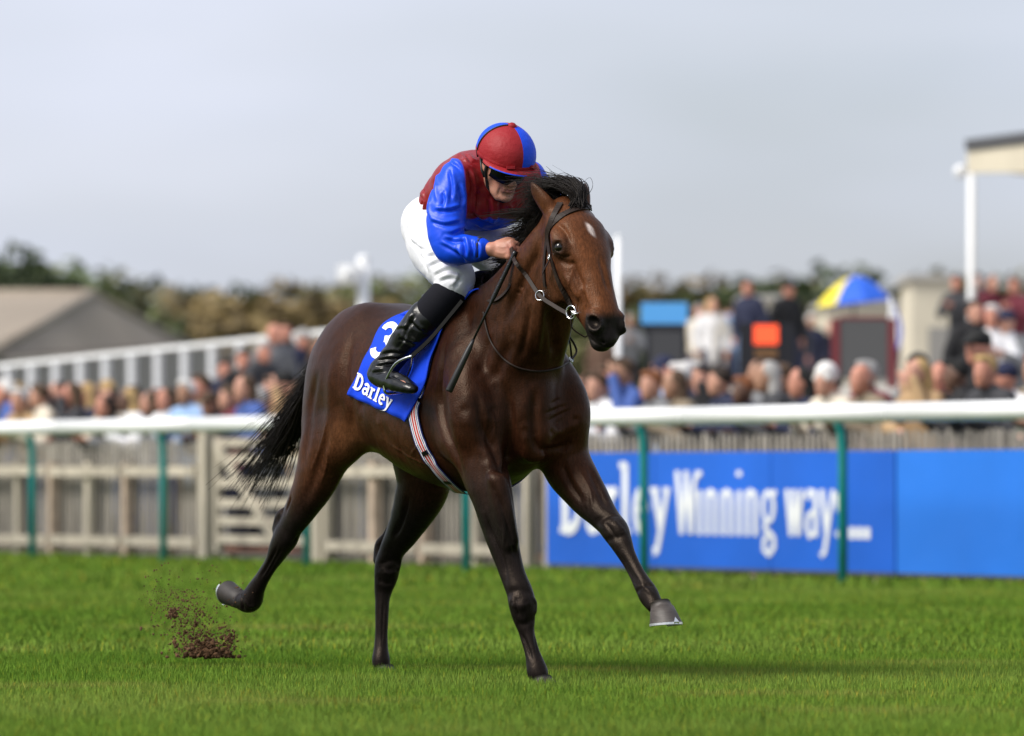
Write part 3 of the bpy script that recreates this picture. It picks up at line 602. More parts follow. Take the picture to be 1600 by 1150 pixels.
for k in range(ncl):
    V_ = []; n_ = 6
    for j in range(6):
        t_ = j / 5
        for i in range(n_ + 1):
            a_ = 2 * math.pi * (k + i / n_) / ncl + .25; sag = .035 * math.sin(math.pi * i / n_) * t_; r_ = rU * t_ - sag
            V_.append((math.cos(a_) * r_ + .0, math.sin(a_) * r_, zt - (zt - zb) * t_ ** 1.8 + (.06 * math.cos(a_)) * t_))
    mb = MB(); mb.add(V_, [(j * 7 + i, j * 7 + i + 1, (j + 1) * 7 + i + 1, (j + 1) * 7 + i) for j in range(5) for i in range(n_)], True); mb.build('panel', mat('umbrella_yellow', (.75, .62, .03), rough=.6) if k in (3, 4) else mat('umbrella_blue', (.015, .11, .62), rough=.6), um)
mb = MB(); mb.tube([(0, 0, .0), (0, 0, zt + .06)], .016, 8); mb.build('pole', M_blk, um)
fl_ = thing('feather_flag', 'narrow white and blue feather flag right of the grey display', 'flag', tuple(at(1402, 745, 66)[:2]) + (TZ,)); Y = 66; z0, z1 = CAMZ + (HY - 545) * Y / F - TZ, CAMZ + (HY - 468) * Y / F - TZ
V_ = []
for j in range(9):
    t_ = j / 8
    for i in range(4): V_.append((.14 * (i / 3) * math.sin(math.pi * (.25 + .7 * t_)) - .08, .02 * math.sin(3 * t_ + i), z0 + (z1 - z0) * t_))
mb = MB(); mb.add(V_, [(j * 4 + i, j * 4 + i + 1, (j + 1) * 4 + i + 1, (j + 1) * 4 + i) for j in range(8) for i in range(3)], True); mb.mi = [1 if i == 2 else 0 for j in range(8) for i in range(3)]; mb.build('sail', [M_wp, mat('flag_blue', (.08, .12, .45), rough=.7)], fl_)
mb = MB(); mb.tube([(-.08, 0, 0), (-.08, 0, z1 + .05)], .012, 8); mb.build('pole', M_wp, fl_)

# ------------------------------------------------------------------ racegoers (own frame: x forward, z up)
def human(pose):
    """dict of part -> sdf ops; lean: trunk tilt, arms"""
    lean, arms, turn = pose; T = np.array((math.sin(lean), 0, math.cos(lean))); hipz = .92
    W = lambda h, x=0.0, y=0.0: np.array((0, 0, hipz)) + T * h + np.array((T[2] * x, y, -T[0] * x))
    sh = {s: W(.50, 0, s * .19) for s in (-1, 1)}; nk = W(.56); hd = nk + np.array((.03 + .05 * math.sin(lean), 0, .15)); ca, sa_ = math.cos(turn), math.sin(turn)
    hM = np.array(((ca, -sa_, 0), (sa_, ca, 0), (0, 0, 1.0)))
    def H(a, b, c_): return hd + hM @ np.array((a, b, c_))
    el, wr = {}, {}
    for s in (-1, 1):
        if arms == 'rest': el[s] = W(.26, .16, s * .27); wr[s] = np.array((.52, s * .12, 1.21))
        elif arms == 'side': el[s] = W(.22, -.02, s * .27); wr[s] = W(-.02, .06, s * .25)
        elif arms == 'clap': el[s] = W(.24, .12, s * .26); wr[s] = W(.40, .33, s * .05)
        elif arms == 'face': el[s] = W(.30, .18, s * .25); wr[s] = H(.12, s * .07, -.03) if s > 0 else W(.30, .30, -.02)
    head = [Ell(H(0, 0, .02), (.098, .078, .11), hM, k=.02), Ell(H(.035, 0, -.05), (.065, .06, .08), hM, k=.03), Ell(H(.105, 0, -.02), (.016, .013, .025), hM, k=.015), Ell(H(.075, 0, -.105), (.022, .025, .02), hM, k=.02)] + [Ell(H(0, s * .08, -.01), (.02, .012, .03), hM, k=.01) for s in (-1, 1)] + [Ell(H(.098, s * .032, .005), (.014, .018, .010), hM, k=.01, op='sub') for s in (-1, 1)]
    body = head + [Limb([tuple(hd - np.array((.02, 0, .06))) + (.055, .055), tuple(nk) + (.058, .058), tuple(W(.46)) + (.09, .08)], k=.03), Limb([tuple(W(-.02)) + (.14, .10), tuple(W(.2)) + (.13, .09), tuple(W(.45)) + (.16, .09)], k=.05)]
    coat = [Limb([tuple(W(-.16)) + (.185, .135), tuple(W(.02)) + (.18, .13), tuple(W(.2)) + (.175, .125), tuple(W(.40)) + (.195, .13), tuple(W(.50)) + (.15, .095), tuple(W(.56)) + (.085, .08)], k=.05)]
    trou = [Limb([tuple(W(.02)) + (.165, .12), tuple(W(-.12)) + (.165, .12)], k=.05)]
    for s in (-1, 1):
        body += [Limb([tuple(sh[s]) + (.05, .05), tuple(el[s]) + (.04, .04), tuple(wr[s]) + (.03, .03)], side=(0, .3, 1), k=.03)]
        f = wr[s] - el[s]; f /= np.linalg.norm(f); u_ = np.cross(f, (0, 1, .2)); u_ /= np.linalg.norm(u_)
        body += [Ell(wr[s] + f * .06, (.055, .04, .022), axes(f, (0, 1, .3)), k=.02)] + [Cap(wr[s] + f * .09 + np.array((0, j * .017, 0)), wr[s] + f * (.155 - .006 * abs(j)) + np.array((0, j * .02, -.01)), .011, .009, k=.008) for j in (-1.5, -.5, .5, 1.5)] + [Cap(wr[s] + f * .04, wr[s] + f * .085 + np.array((0, -s * .05, .015)), .014, .011, k=.012)]
        coat += [Limb([tuple(sh[s] + np.array((0, -s * .03, -.01))) + (.085, .085), tuple((sh[s] + el[s]) / 2) + (.072, .072), tuple(el[s]) + (.065, .065), tuple((el[s] + wr[s]) / 2) + (.057, .057), tuple(wr[s] - f * .02) + (.048, .048)], side=(0, .3, 1), k=.05)]
        kn, an = np.array((.03, s * .11, .48)), np.array((-.03, s * .11, .09))
        body += [Limb([(0, s * .09, .88, .075, .08), tuple(kn) + (.05, .05), tuple(an) + (.035, .035)], k=.03), Limb([tuple(an + np.array((-.03, 0, -.04))) + (.04, .035), (.08, s * .12, .04, .04, .03), (.16, s * .125, .03, .035, .022)], k=.03)]
        trou += [Limb([(0, s * .09, .86, .10, .115), tuple(kn) + (.075, .075), tuple(an) + (.065, .07)], k=.04)]
    hair = {'short': [Ell(H(-.022, 0, .045), (.092, .086, .092), hM, k=.02), Ell(H(.05, 0, .105), (.05, .065, .03), hM, k=.03)],
            'long': [Ell(H(-.025, 0, .04), (.098, .09, .098), hM, k=.02), Limb([tuple(H(-.05, .05, .02)) + (.045, .05), tuple(H(-.05, .075, -.12)) + (.035, .05), tuple(H(-.03, .09, -.24)) + (.025, .035)], k=.03), Limb([tuple(H(-.05, -.05, .02)) + (.045, .05), tuple(H(-.05, -.075, -.12)) + (.035, .05), tuple(H(-.03, -.09, -.24)) + (.025, .035)], k=.03), Ell(H(-.08, 0, -.1), (.04, .09, .13), hM, k=.04)],
            'bald': [Limb([tuple(H(-.03, .078, -.02)) + (.012, .03), tuple(H(-.095, 0, -.02)) + (.012, .03), tuple(H(-.03, -.078, -.02)) + (.012, .03)], side=(0, 1, .1), k=.01)],
            'cap': [Ell(H(-.008, 0, .055), (.108, .092, .085), hM, k=.015), Limb([tuple(H(.08, 0, .055)) + (.07, .012), tuple(H(.17, 0, .035)) + (.055, .010)], side=tuple(hM @ np.array((0, 1, 0))), k=.015)],
            'beanie': [Ell(H(-.012, 0, .06), (.108, .096, .105), hM, k=.02), Limb([tuple(H(.06, .07, .02)) + (.02, .03), tuple(H(-.1, 0, .01)) + (.02, .03), tuple(H(.06, -.07, .02)) + (.02, .03)], side=(0, 0, 1), k=.02)]}
    return dict(body=body, coat=coat, trousers=trou), hair
LO, HI = np.array((-.45, -.45, -.03)), np.array((.80, .45, 1.98))
def fit(ops, h): 
    lo = np.min([o.lo for o in ops], 0) - .05; hi = np.max([o.hi for o in ops], 0) + .05; V_, Q_ = mesh_sdf(ops, lo, hi, h, coarse=2, band=.09); return V_, Q_
POSES = {'rest': (R(24), 'rest', .1), 'rest_turned': (R(18), 'rest', -.55), 'side': (R(3), 'side', .35), 'clap': (R(8), 'clap', -.2), 'face': (R(12), 'face', .05)}
PM = {}
for nm, ps in POSES.items():
    parts, hairs = human(ps); PM[nm] = {k: mesh_np('person_' + k, *fit(o, .021 if k == 'body' else .024)) for k, o in parts.items()}
    for k, o in hairs.items(): PM[nm][k] = mesh_np('hair_' + k, *fit(o, .017))
    for k, me in PM[nm].items(): me.materials.append(None)
SKIN = {'fair': (.52, .27, .19), 'ruddy': (.50, .22, .15), 'tanned': (.36, .19, .12), 'dark': (.12, .06, .04)}
COAT = {'navy': (.012, .016, .045), 'black': (.008, .008, .01), 'grey': (.16, .165, .175), 'camel': (.38, .25, .13), 'cream': (.60, .54, .44), 'white': (.72, .72, .74), 'dark green': (.03, .06, .035), 'brown': (.10, .055, .035), 'light blue': (.28, .42, .66), 'pink': (.72, .34, .42), 'burgundy': (.14, .02, .035), 'tweed': (.20, .16, .11), 'blue': (.05, .10, .32), 'charcoal': (.035, .036, .042)}
HAIR = {'dark brown': (.022, .013, .009), 'black': (.006, .006, .006), 'grey': (.34, .33, .32), 'blonde': (.42, .28, .12), 'brown': (.07, .04, .022), 'red': (.20, .07, .025), 'white': (.68, .66, .64), 'navy': (.012, .016, .05)}
def cm(kind, d, k):
    return mat(kind + '_' + k.replace(' ', '_'), d[k], rough=.55 if kind == 'skin' else .85, var=(9, .12))
ORD = ['first', 'second', 'third', 'fourth', 'fifth', 'sixth', 'seventh', 'eighth', 'ninth', 'tenth', 'eleventh', 'twelfth', 'thirteenth', 'fourteenth', 'fifteenth', 'sixteenth']
PEOPLE = []
def person(x_, y_, z_, rz, pose, skin_, coat_, hairs, hairc, place, trous='charcoal', sc_=1.0):
    t = thing('person', '', 'person', (x_, y_, z_), rz); t.scale = (sc_,) * 3
    for k, m in (('body', cm('skin', SKIN, skin_)), ('coat', cm('coat', COAT, coat_)), ('trousers', cm('coat', COAT, trous)), ('hair' if hairs in ('short', 'long', 'bald') else hairs, cm('hair', HAIR, hairc))):
        me = PM[pose][k if k in ('body', 'coat', 'trousers') else hairs]; o = link(k, me, t); o.material_slots[0].link = 'OBJECT'; o.material_slots[0].material = m
    hy = lambda q: q.replace(' ', '-')
    hd_ = {'short': f'{hy(hairc)} hair', 'long': f'long {hy(hairc)} hair', 'bald': 'bald head', 'cap': f'{hy(hairc)} cap', 'beanie': f'{hy(hairc)} knitted hat'}[hairs]
    PEOPLE.append((t, f'person in {hy(coat_)} coat with {hd_}, {place}', 800 + x_ / y_ * F)); return t
g = random.Random(11)
face_rz = math.atan2(-RN.y, -RN.x)
hs = ['short'] * 6 + ['long'] * 4 + ['bald'] * 1 + ['cap'] * 2 + ['beanie'] * 1; hcol = ['dark brown', 'black', 'grey', 'blonde', 'brown', 'brown', 'dark brown', 'red', 'white']; cc = list(COAT); ccw = [8, 8, 3, 3, 2, 2, 2, 4, 1, .6, 2, 4, 1.2, 6]
def rnd_person(s, off, z, poses, place, jit=.12, yawj=.5, sc0=.94):
    p = along(s + g.uniform(-jit, jit), off + g.uniform(-.08, .08)); hairs = g.choice(hs); hc_ = g.choice(hcol)
    if hairs == 'cap': hc_ = g.choice(['black', 'navy', 'grey', 'brown'])
    if hairs == 'beanie': hc_ = g.choice(['navy', 'grey', 'white', 'red'])
    return person(p.x, p.y, z, face_rz + g.uniform(-yawj, yawj), g.choice(poses), g.choices(list(SKIN), [6, 4, 2, 1])[0], g.choices(cc, ccw)[0], hairs, hc_, place, g.choice(['navy', 'charcoal', 'black', 'brown', 'blue', 'grey']), sc0 + g.uniform(0, .12))
# front row along the fence; a few are as the photograph shows them
named = {1220: ('rest', 'ruddy', 'black', 'bald', 'grey'), 1327: ('rest', 'fair', 'cream', 'beanie', 'white'), 1556: ('rest', 'fair', 'black', 'short', 'black'), 1062: ('rest', 'fair', 'grey', 'short', 'red'), 1160: ('rest_turned', 'fair', 'navy', 'short', 'dark brown'), 975: ('rest', 'fair', 'white', 'short', 'brown'), 1100: ('rest', 'tanned', 'tweed', 'long', 'brown'), 1390: ('rest', 'ruddy', 'tweed', 'bald', 'grey'), 1455: ('face', 'fair', 'camel', 'long', 'blonde'), 1500: ('face', 'fair', 'white', 'short', 'grey')}
s = -6.2
while s < 31:
    p = along(s, 1.85); px = 800 + p.x / p.y * F; hitn = [k for k in named if abs(k - px) < 24]
    if hitn:
        k = hitn[0]; po, sk, ct, h1, h2 = named.pop(k); s2 = sof(k, 1.85); p = along(s2, 1.85); person(p.x, p.y, .02, face_rz + g.uniform(-.25, .25), po, sk, ct, h1, h2, 'front row at fence', 'charcoal', 1.0)
    else: rnd_person(s, 1.85, .02, ['rest', 'rest', 'rest_turned', 'face', 'clap'], 'front row at fence')
    s += g.uniform(.50, .66)
s = -6
while s < 31: rnd_person(s, 2.55, .02, ['side', 'clap', 'face', 'rest_turned'], 'second row behind fence'); s += g.uniform(.48, .70)
s = -5
while s < 33: rnd_person(s, 3.3, .02, ['side', 'clap', 'face'], 'third row behind fence'); s += g.uniform(.6, 1.0) * (1.0 if s > 7 else 1.3)
p = along(sof(1540, 2.3), 2.3); person(p.x, p.y, .02, face_rz + .5, 'clap', 'ruddy', 'black', 'cap', 'black', 'standing tall behind front row', 'black', 1.13)
# the darker group standing above the left crowd, and people round the bookmakers and on the steps
def stand_at(px, pyhead, Y, pose, sk, ct, h1, h2, place, tr='charcoal'):
    b = at(px, pyhead, Y); hz_ = b.z + .10; z = min(max(TZ, hz_ - 1.85), hz_ - 1.6) if hz_ > 2.3 else .32; person(b.x, b.y, hz_ - 1.75, math.atan2(-1, 0) + g.uniform(-.8, .8), pose, sk, ct, h1, h2, place, tr, 1.0)
for px, py, ct, h1, h2 in ((350, 575, 'navy', 'short', 'black'), (375, 560, 'black', 'short', 'dark brown'), (402, 548, 'charcoal', 'short', 'grey'), (425, 520, 'grey', 'bald', 'grey'), (450, 517, 'charcoal', 'short', 'brown'), (470, 528, 'navy', 'cap', 'grey'), (488, 545, 'black', 'long', 'brown'), (515, 550, 'camel', 'short', 'grey')):
    stand_at(px, py, 72 + g.uniform(-2, 2), g.choice(['side', 'clap']), 'ruddy', ct, h1, h2, 'dark group above left crowd')
for px, py, Y_, ct, h1, h2 in ((985, 500, 66, 'grey', 'short', 'grey'), (1092, 486, 68, 'cream', 'short', 'grey'), (1112, 476, 70, 'white', 'long', 'blonde'), (1128, 492, 66, 'cream', 'short', 'brown'), (1150, 478, 68, 'light blue', 'short', 'brown'), (1172, 448, 74, 'navy', 'short', 'dark brown'), (1228, 450, 74, 'black', 'cap', 'black'), (1240, 488, 68, 'charcoal', 'short', 'grey'), (1268, 500, 66, 'navy', 'short', 'white'), (1290, 512, 64, 'black', 'bald', 'grey'), (1255, 540, 61, 'charcoal', 'short', 'dark brown'), (1285, 555, 60, 'charcoal', 'short', 'black'), (1143, 520, 62, 'light blue', 'short', 'grey'), (1098, 530, 62, 'navy', 'short', 'dark brown'), (940, 520, 64, 'brown', 'short', 'dark brown'), (1425, 520, 66, 'navy', 'short', 'brown'), (1440, 545, 62, 'camel', 'cap', 'navy')):
    Y = 2.85 * F / (HY - py); stand_at(px, py, min(Y, 110), g.choice(['side', 'side', 'clap', 'face']), g.choice(['fair', 'ruddy', 'tanned']), ct, h1, h2, 'among bookmaker stands', g.choice(['navy', 'black', 'charcoal']))
for px, py, Y, ct, h1, h2, sk in ((1500, 440, 90, 'charcoal', 'short', 'dark brown', 'ruddy'), (1522, 437, 90, 'black', 'short', 'black', 'fair'), (1543, 441, 90, 'burgundy', 'long', 'dark brown', 'fair'), (1590, 445, 90, 'burgundy', 'short', 'red', 'ruddy'), (1520, 484, 63, 'black', 'short', 'dark brown', 'fair'), (1553, 492, 63, 'white', 'short', 'white', 'ruddy'), (1578, 500, 63, 'grey', 'cap', 'navy', 'fair')):
    stand_at(px, py, Y, g.choice(['side', 'clap']), sk, ct, h1, h2, 'on right viewing steps')
by = {}
for t, lb, px in PEOPLE: by.setdefault(lb, []).append((px, t))
for lb, L_ in by.items():
    L_.sort(key=lambda q: q[0])
    for i, (px, t) in enumerate(L_): t['label'] = lb if len(L_) == 1 else f'{lb}, {ORD[i]} such from left'; t['group'] = 'racegoers watching behind the rail'
print('PEOPLE', len(PEOPLE))

# ------------------------------------------------------------------ turf kicked up behind the off hind hoof
M_soil = mat('soil', (.095, .045, .017), rough=.95, var=(120, .4)); M_sod = mat('sod', (.05, .07, .015), rough=.9)
c0 = at(322, 1028, 25.3); V_ = []; Fq = []; gg = np.random.default_rng(21)
ico = [(0, 0, 1), (.89, 0, .45), (.28, .85, .45), (-.72, .53, .45), (-.72, -.53, .45), (.28, -.85, .45), (.72, .53, -.45), (-.28, .85, -.45), (-.89, 0, -.45), (-.28, -.85, -.45), (.72, -.53, -.45), (0, 0, -1)]
icf = [(0, 1, 2), (0, 2, 3), (0, 3, 4), (0, 4, 5), (0, 5, 1), (1, 6, 2), (2, 7, 3), (3, 8, 4), (4, 9, 5), (5, 10, 1), (6, 7, 2), (7, 8, 3), (8, 9, 4), (9, 10, 5), (10, 6, 1), (6, 11, 7), (7, 11, 8), (8, 11, 9), (9, 11, 10), (10, 11, 6)]
def clod(mb, p, r_):
    sc3 = gg.uniform(.5, 1.4, 3) * r_; Rm = Matrix.Rotation(gg.uniform(0, 6), 3, gg.normal(size=3)); mb.add([p + Rm @ Vector([a * b * gg.uniform(.7, 1.3) for a, b in zip(v, sc3)]) for v in ico], icf)
def spray(nm, n, fpos, fr, m, lab=None):
    mb = MB()
    for i in range(n): clod(mb, *fpos(i))
    return mb
def f1(i):
    t = gg.random() ** 1.6; px = 328 + gg.normal() * 27 * (1 - .1 * t) - t * 55 + gg.normal() * 6; py = 1028 - t * 105 - abs(gg.normal()) * 5
    return at(px, py, 25.3 + gg.normal() * .10), .0018 + .0065 * gg.random() ** 3 * (1.25 - t)
mb = spray('d', 1500, f1, None, None)
for i in range(420): clod(mb, at(326 + gg.normal() * 19, 1027 - abs(gg.normal()) * 12, 25.3 + gg.normal() * .05), .003 + .009 * gg.random() ** 2)
for cx, cy, sd_, n_, rr in ((268, 957, 4, 60, .007), (358, 997, 6, 60, .007), (305, 970, 10, 50, .004), (250, 935, 8, 20, .003)):
    for i in range(n_): clod(mb, at(cx + gg.normal() * sd_, cy + gg.normal() * sd_, 25.3 + gg.normal() * .04), rr * gg.uniform(.3, 1.2))
for i in range(160): clod(mb, at(gg.uniform(225, 400), gg.uniform(880, 1000), 25.3 + gg.normal() * .2), .002 + .003 * gg.random())
tag(mb.build('flying_soil', M_soil), 'brown soil kicked up from the turf behind the horse', 'soil', kind='stuff')
# ------------------------------------------------------------------ the racehorse (own frame: x forward, y to its left, z up)
HTH = R(30); HS, HC = math.sin(HTH), math.cos(HTH); HX, HYY = -.263, 24.3
HRZ = -(math.pi / 2 - HTH)
def L(px, py, y):
    """point of the horse's frame at lateral offset y seen at photograph pixel (px, py)"""
    k = (px - 800) / F; x = (k * (HYY + HS * y) - HX - HC * y) / (HS + k * HC); Y = HYY - HC * x + HS * y
    return (x, y, CAMZ + (HY - py) * Y / F)
def K(px, py, y, a, b=None): return L(px, py, y) + (a, b or a)
HO = []
# trunk
HO.append(Limb([(-.86, 0, 1.20, .15, .15), (-.76, 0, 1.205, .225, .255), (-.55, 0, 1.22, .262, .305, .05), (-.30, 0, 1.175, .270, .315, .12),
                (0, 0, 1.13, .280, .36, .22), (.2, 0, 1.145, .265, .405, .38), (.38, 0, 1.125, .225, .375, .35), (.54, 0, 1.07, .185, .28, .15), (.64, 0, 1.04, .13, .19)], k=.05))
# neck
HO.append(Limb([(.30, 0, 1.20, .20, .33, .35), (.56, 0, 1.395, .16, .262, .28), (.73, 0, 1.545, .122, .195, .22), (.86, 0, 1.675, .1, .158, .15), (.955, 0, 1.785, .085, .115, .1)], k=.09))
# quarters
for s, (hx, hz) in ((-1, (-.57, 1.20)), (1, (-.50, 1.19))):
    HO.append(Ell((hx, s * .125, hz), (.27, .15, .25), axes((1, 0, .35)), k=.06))
    HO.append(Ell((hx - .06, s * .085, hz + .11), (.26, .12, .19), axes((.8, 0, .42)), k=.06))
HO.append(Limb([(-.69, -.09, 1.18, .125, .19), (-.72, -.135, 1.06, .125, .185), K(513, 690, -.185, .105, .155), K(496, 742, -.21, .082, .118), K(474, 788, -.225, .06, .085), K(456, 820, -.232, .047, .062), K(447, 838, -.235, .05, .062),
                K(436, 858, -.238, .042, .05), K(424, 880, -.24, .029, .037), K(411, 902, -.24, .028, .036), K(400, 921, -.24, .036, .044), K(393, 936, -.24, .046, .053), K(383, 941, -.24, .040, .043), K(374, 938, -.24, .035, .036)], k=.06))
HO.append(Limb([(-.55, .12, 1.16, .13, .21), (-.52, .15, 1.0, .125, .19), K(662, 745, .17, .105, .15), K(651, 785, .165, .09, .115), K(632, 825, .155, .066, .085), K(614, 857, .145, .05, .06), K(606, 882, .14, .052, .06), K(603, 903, .135, .048, .054),
                K(599, 922, .13, .037, .042), K(597, 948, .12, .028, .036), K(595.5, 1000, .11, .026, .033), K(595, 1030, .10, .037, .041), K(596, 1044, .10, .035, .037)], k=.05))
# point of the hock (tendon), both
HO.append(Limb([K(470, 765, -.225, .028, .028), K(451, 796, -.232, .022, .024), K(440, 806, -.236, .026, .027), K(436, 826, -.236, .03, .03)], k=.022))
HO.append(Limb([K(622, 808, .16, .026, .026), K(604, 838, .15, .02, .023), K(595, 852, .145, .026, .027), K(594, 874, .143, .03, .03)], k=.022))
# stifle, flank fold
HO.append(Ell(L(540, 683, -.19), (.10, .075, .12), axes((1, 0, -.5)), k=.08))
# shoulders, upper arms
HO.append(Limb([(.30, -.13, 1.42, .055, .10), (.42, -.185, 1.25, .075, .13), (.56, -.205, 1.06, .085, .115), (.50, -.185, .92, .08, .12)], k=.05))
HO.append(Limb([(.32, .13, 1.42, .055, .10), (.47, .175, 1.25, .075, .13), (.63, .19, 1.08, .09, .115), (.60, .19, .95, .08, .12)], k=.05))
# fore legs: planted off fore, reaching near fore
HO.append(Limb([(.50, -.165, .98, .085, .14), K(757, 735, -.165, .085, .118), K(769, 775, -.165, .076, .1), K(783, 835, -.145, .062, .078), K(798, 888, -.125, .049, .057), K(811, 923, -.112, .051, .055), K(816, 943, -.108, .054, .057), K(819, 965, -.102, .044, .047),
                K(823, 988, -.095, .030, .036), K(831, 1018, -.088, .0275, .035), K(839, 1047, -.08, .04, .044), K(842, 1057, -.078, .037, .04)], k=.045))
HO.append(Limb([(.58, .175, .98, .085, .14), K(882, 718, .205, .09, .12), K(898, 748, .212, .083, .102), K(924, 785, .225, .066, .076), K(947, 812, .238, .053, .057), K(961, 829, .243, .054, .057), K(970, 846, .246, .044, .048), K(982, 871, .25, .031, .038),
                K(995, 897, .254, .028, .036), K(1008, 920, .258, .036, .043), K(1014, 931, .26, .038, .044), K(1023, 946, .26, .034, .034)], k=.045))
# muscle masses
HO.append(Ell((.60, -.075, 1.02), (.105, .09, .16), k=.035)); HO.append(Ell((.62, .08, 1.03), (.105, .09, .16), k=.035))      # pectorals
HO.append(Ell(L(838, 690, .0), (.05, .05, .085), k=.06))                                                                        # breast bone
HO.append(Ell((.43, -.215, .99), (.12, .06, .13), axes((1, 0, .6)), k=.03)); HO.append(Ell((.50, .205, 1.0), (.12, .06, .13), axes((1, 0, .6)), k=.03))  # triceps
HO.append(Limb([K(777, 752, -.195, .038, .05), K(786, 800, -.175, .04, .052), K(797, 850, -.15, .026, .034)], k=.022))          # extensor bellies
HO.append(Limb([K(762, 775, -.19, .034, .045), K(775, 825, -.17, .032, .042), K(790, 880, -.14, .022, .028)], k=.02))
HO.append(Limb([K(905, 728, .235, .045, .055), K(930, 770, .242, .042, .05), K(950, 805, .246, .026, .03)], k=.025))
HO.append(Limb([(.36, -.075, 1.50, .05, .06), (.56, -.105, 1.50, .05, .09), (.74, -.09, 1.61, .045, .08), (.88, -.07, 1.73, .04, .06)], k=.05))      # splenius
HO.append(Limb([(.36, .075, 1.50, .05, .06), (.56, .105, 1.50, .05, .09), (.74, .09, 1.61, .045, .08), (.88, .07, 1.73, .04, .06)], k=.05))
for s in (-1, 1):
    HO.append(Limb([(.58, s * .085, 1.13, .05, .05), (.72, s * .075, 1.30, .042, .05), (.84, s * .065, 1.45, .036, .042), (.93, s * .06, 1.56, .03, .03)], k=.035))   # brachiocephalic band
# tail dock
HO.append(Limb([(-.88, 0, 1.37, .05, .05), (-.97, 0, 1.36, .04, .04), (-1.06, .02, 1.30, .028, .028)], k=.05))
# head
HO.append(Limb([(.945, 0, 1.83, .075, .095), (1.015, 0, 1.735, .098, .125), (1.055, 0, 1.64, .098, .135), (1.105, 0, 1.56, .078, .122), (1.155, 0, 1.485, .062, .098), (1.21, 0, 1.41, .055, .075), (1.235, 0, 1.37, .054, .068), (1.243, 0, 1.345, .046, .052)], k=.05))
HO.append(Limb([(1.07, 0, 1.775, .10, .05), (1.115, 0, 1.70, .100, .055), (1.175, 0, 1.60, .064, .05), (1.235, 0, 1.49, .055, .045), (1.265, 0, 1.435, .056, .04)], k=.04))      # brow to nasal bone
for s in (-1, 1):
    HO.append(Ell((.995, s * .068, 1.60), (.125, .105, .042), np.stack([np.array((.45, 0, -.89)), np.array((.89, 0, .45)), np.array((0, 1, 0))], 1), k=.03))    # cheek
    HO.append(Limb([(1.06, s * .10, 1.665, .012, .018), (1.12, s * .083, 1.585, .010, .014), (1.165, s * .062, 1.52, .008, .01)], k=.04))      # facial crest
    HO.append(Ell((1.075, s * .108, 1.735), (.055, .03, .026), axes((.6, 0, -.75)), k=.025))                                    # brow over the eye
    HO.append(Ell((1.092, s * .106, 1.70), (.042, .028, .038), k=.025))                                                         # socket
    HO.append(Ell((1.112, s * .135, 1.703), (.026, .02, .019), axes((.6, 0, -.5)), k=.010, op='sub'))
    HO.append(Ell((.985, s * .075, 1.80), (.03, .03, .05), axes((.7, 0, -.7)), k=.04))                                         # temple
    HO.append(Ell((1.270, s * .058, 1.402), (.042, .028, .05), axes((.6, 0, .8)), k=.02))                                      # nostril wing
    HO.append(Ell((1.288, s * .076, 1.403), (.023, .030, .033), axes((.5, 0, .85)), k=.010, op='sub'))
    # ears, laid back and out
    HO.append(Limb([(.965, s * .072, 1.845, .032, .028), (.945, s * .092, 1.885, .036, .022), (.915, s * .112, 1.93, .03, .015), (.895, s * .122, 1.965, .010, .007)], side=(.5, 0, .8), k=.02))
HO.append(Ell((1.265, 0, 1.352), (.05, .05, .034), axes((.55, 0, -.8)), k=.02))       # upper lip
HO.append(Ell((1.222, 0, 1.318), (.036, .04, .026), axes((.8, 0, -.4)), k=.014))      # lower lip and chin
HO.append(Cap((1.285, -.05, 1.327), (1.285, .05, 1.327), .006, k=.012, op='sub'))     # mouth line
HO.append(Cap((1.20, -.058, 1.352), (1.27, -.05, 1.326), .006, k=.012, op='sub'))
def veins(P, D):
    return D + .0012 * vnoise(P, 45, 5)
HO.append(veins)
V, Q = mesh_sdf(HO, (-1.62, -.42, -.12), (1.40, .42, 2.06), .0058)
V = smooth_np(V, Q, 4, .55)
from mathutils.bvhtree import BVHTree
CAML = Vector(((-HX) * HS + HYY * HC, (-HX) * HC - HYY * HS, CAMZ))     # the camera in the horse's frame
def pix_dir(px, py):
    X, Yw, Zw = (px - 800) / F, 1.0, (HY - py) / F
    return Vector((X * HS - Yw * HC, X * HC + Yw * HS, Zw)).normalized()
def make_bvh(V, Q): return BVHTree.FromPolygons([tuple(p) for p in V.tolist()], Q.tolist())
def hit(bvh, px, py, off=0.0):
    p, n, i, d = bvh.ray_cast(CAML, pix_dir(px, py))
    return None if p is None else (p + n * off, n)
def normals(V, Q):
    a = np.cross(V[Q[:, 2]] - V[Q[:, 0]], V[Q[:, 3]] - V[Q[:, 1]]); N_ = np.zeros_like(V)
    for k in range(4):
        for i in range(3): N_[:, i] += np.bincount(Q[:, k], a[:, i], minlength=len(V))
    return N_ / (np.linalg.norm(N_, axis=1, keepdims=True) + 1e-9)
def seg_dist(P, pts):
    D = np.full(len(P), 9, np.float32)
    for a, b in zip(pts[:-1], pts[1:]):
        d = b - a; t = np.clip(((P - a) @ d) / (d @ d + 1e-9), 0, 1); D = np.minimum(D, np.linalg.norm(P - a - t[:, None] * d, axis=1))
    return D
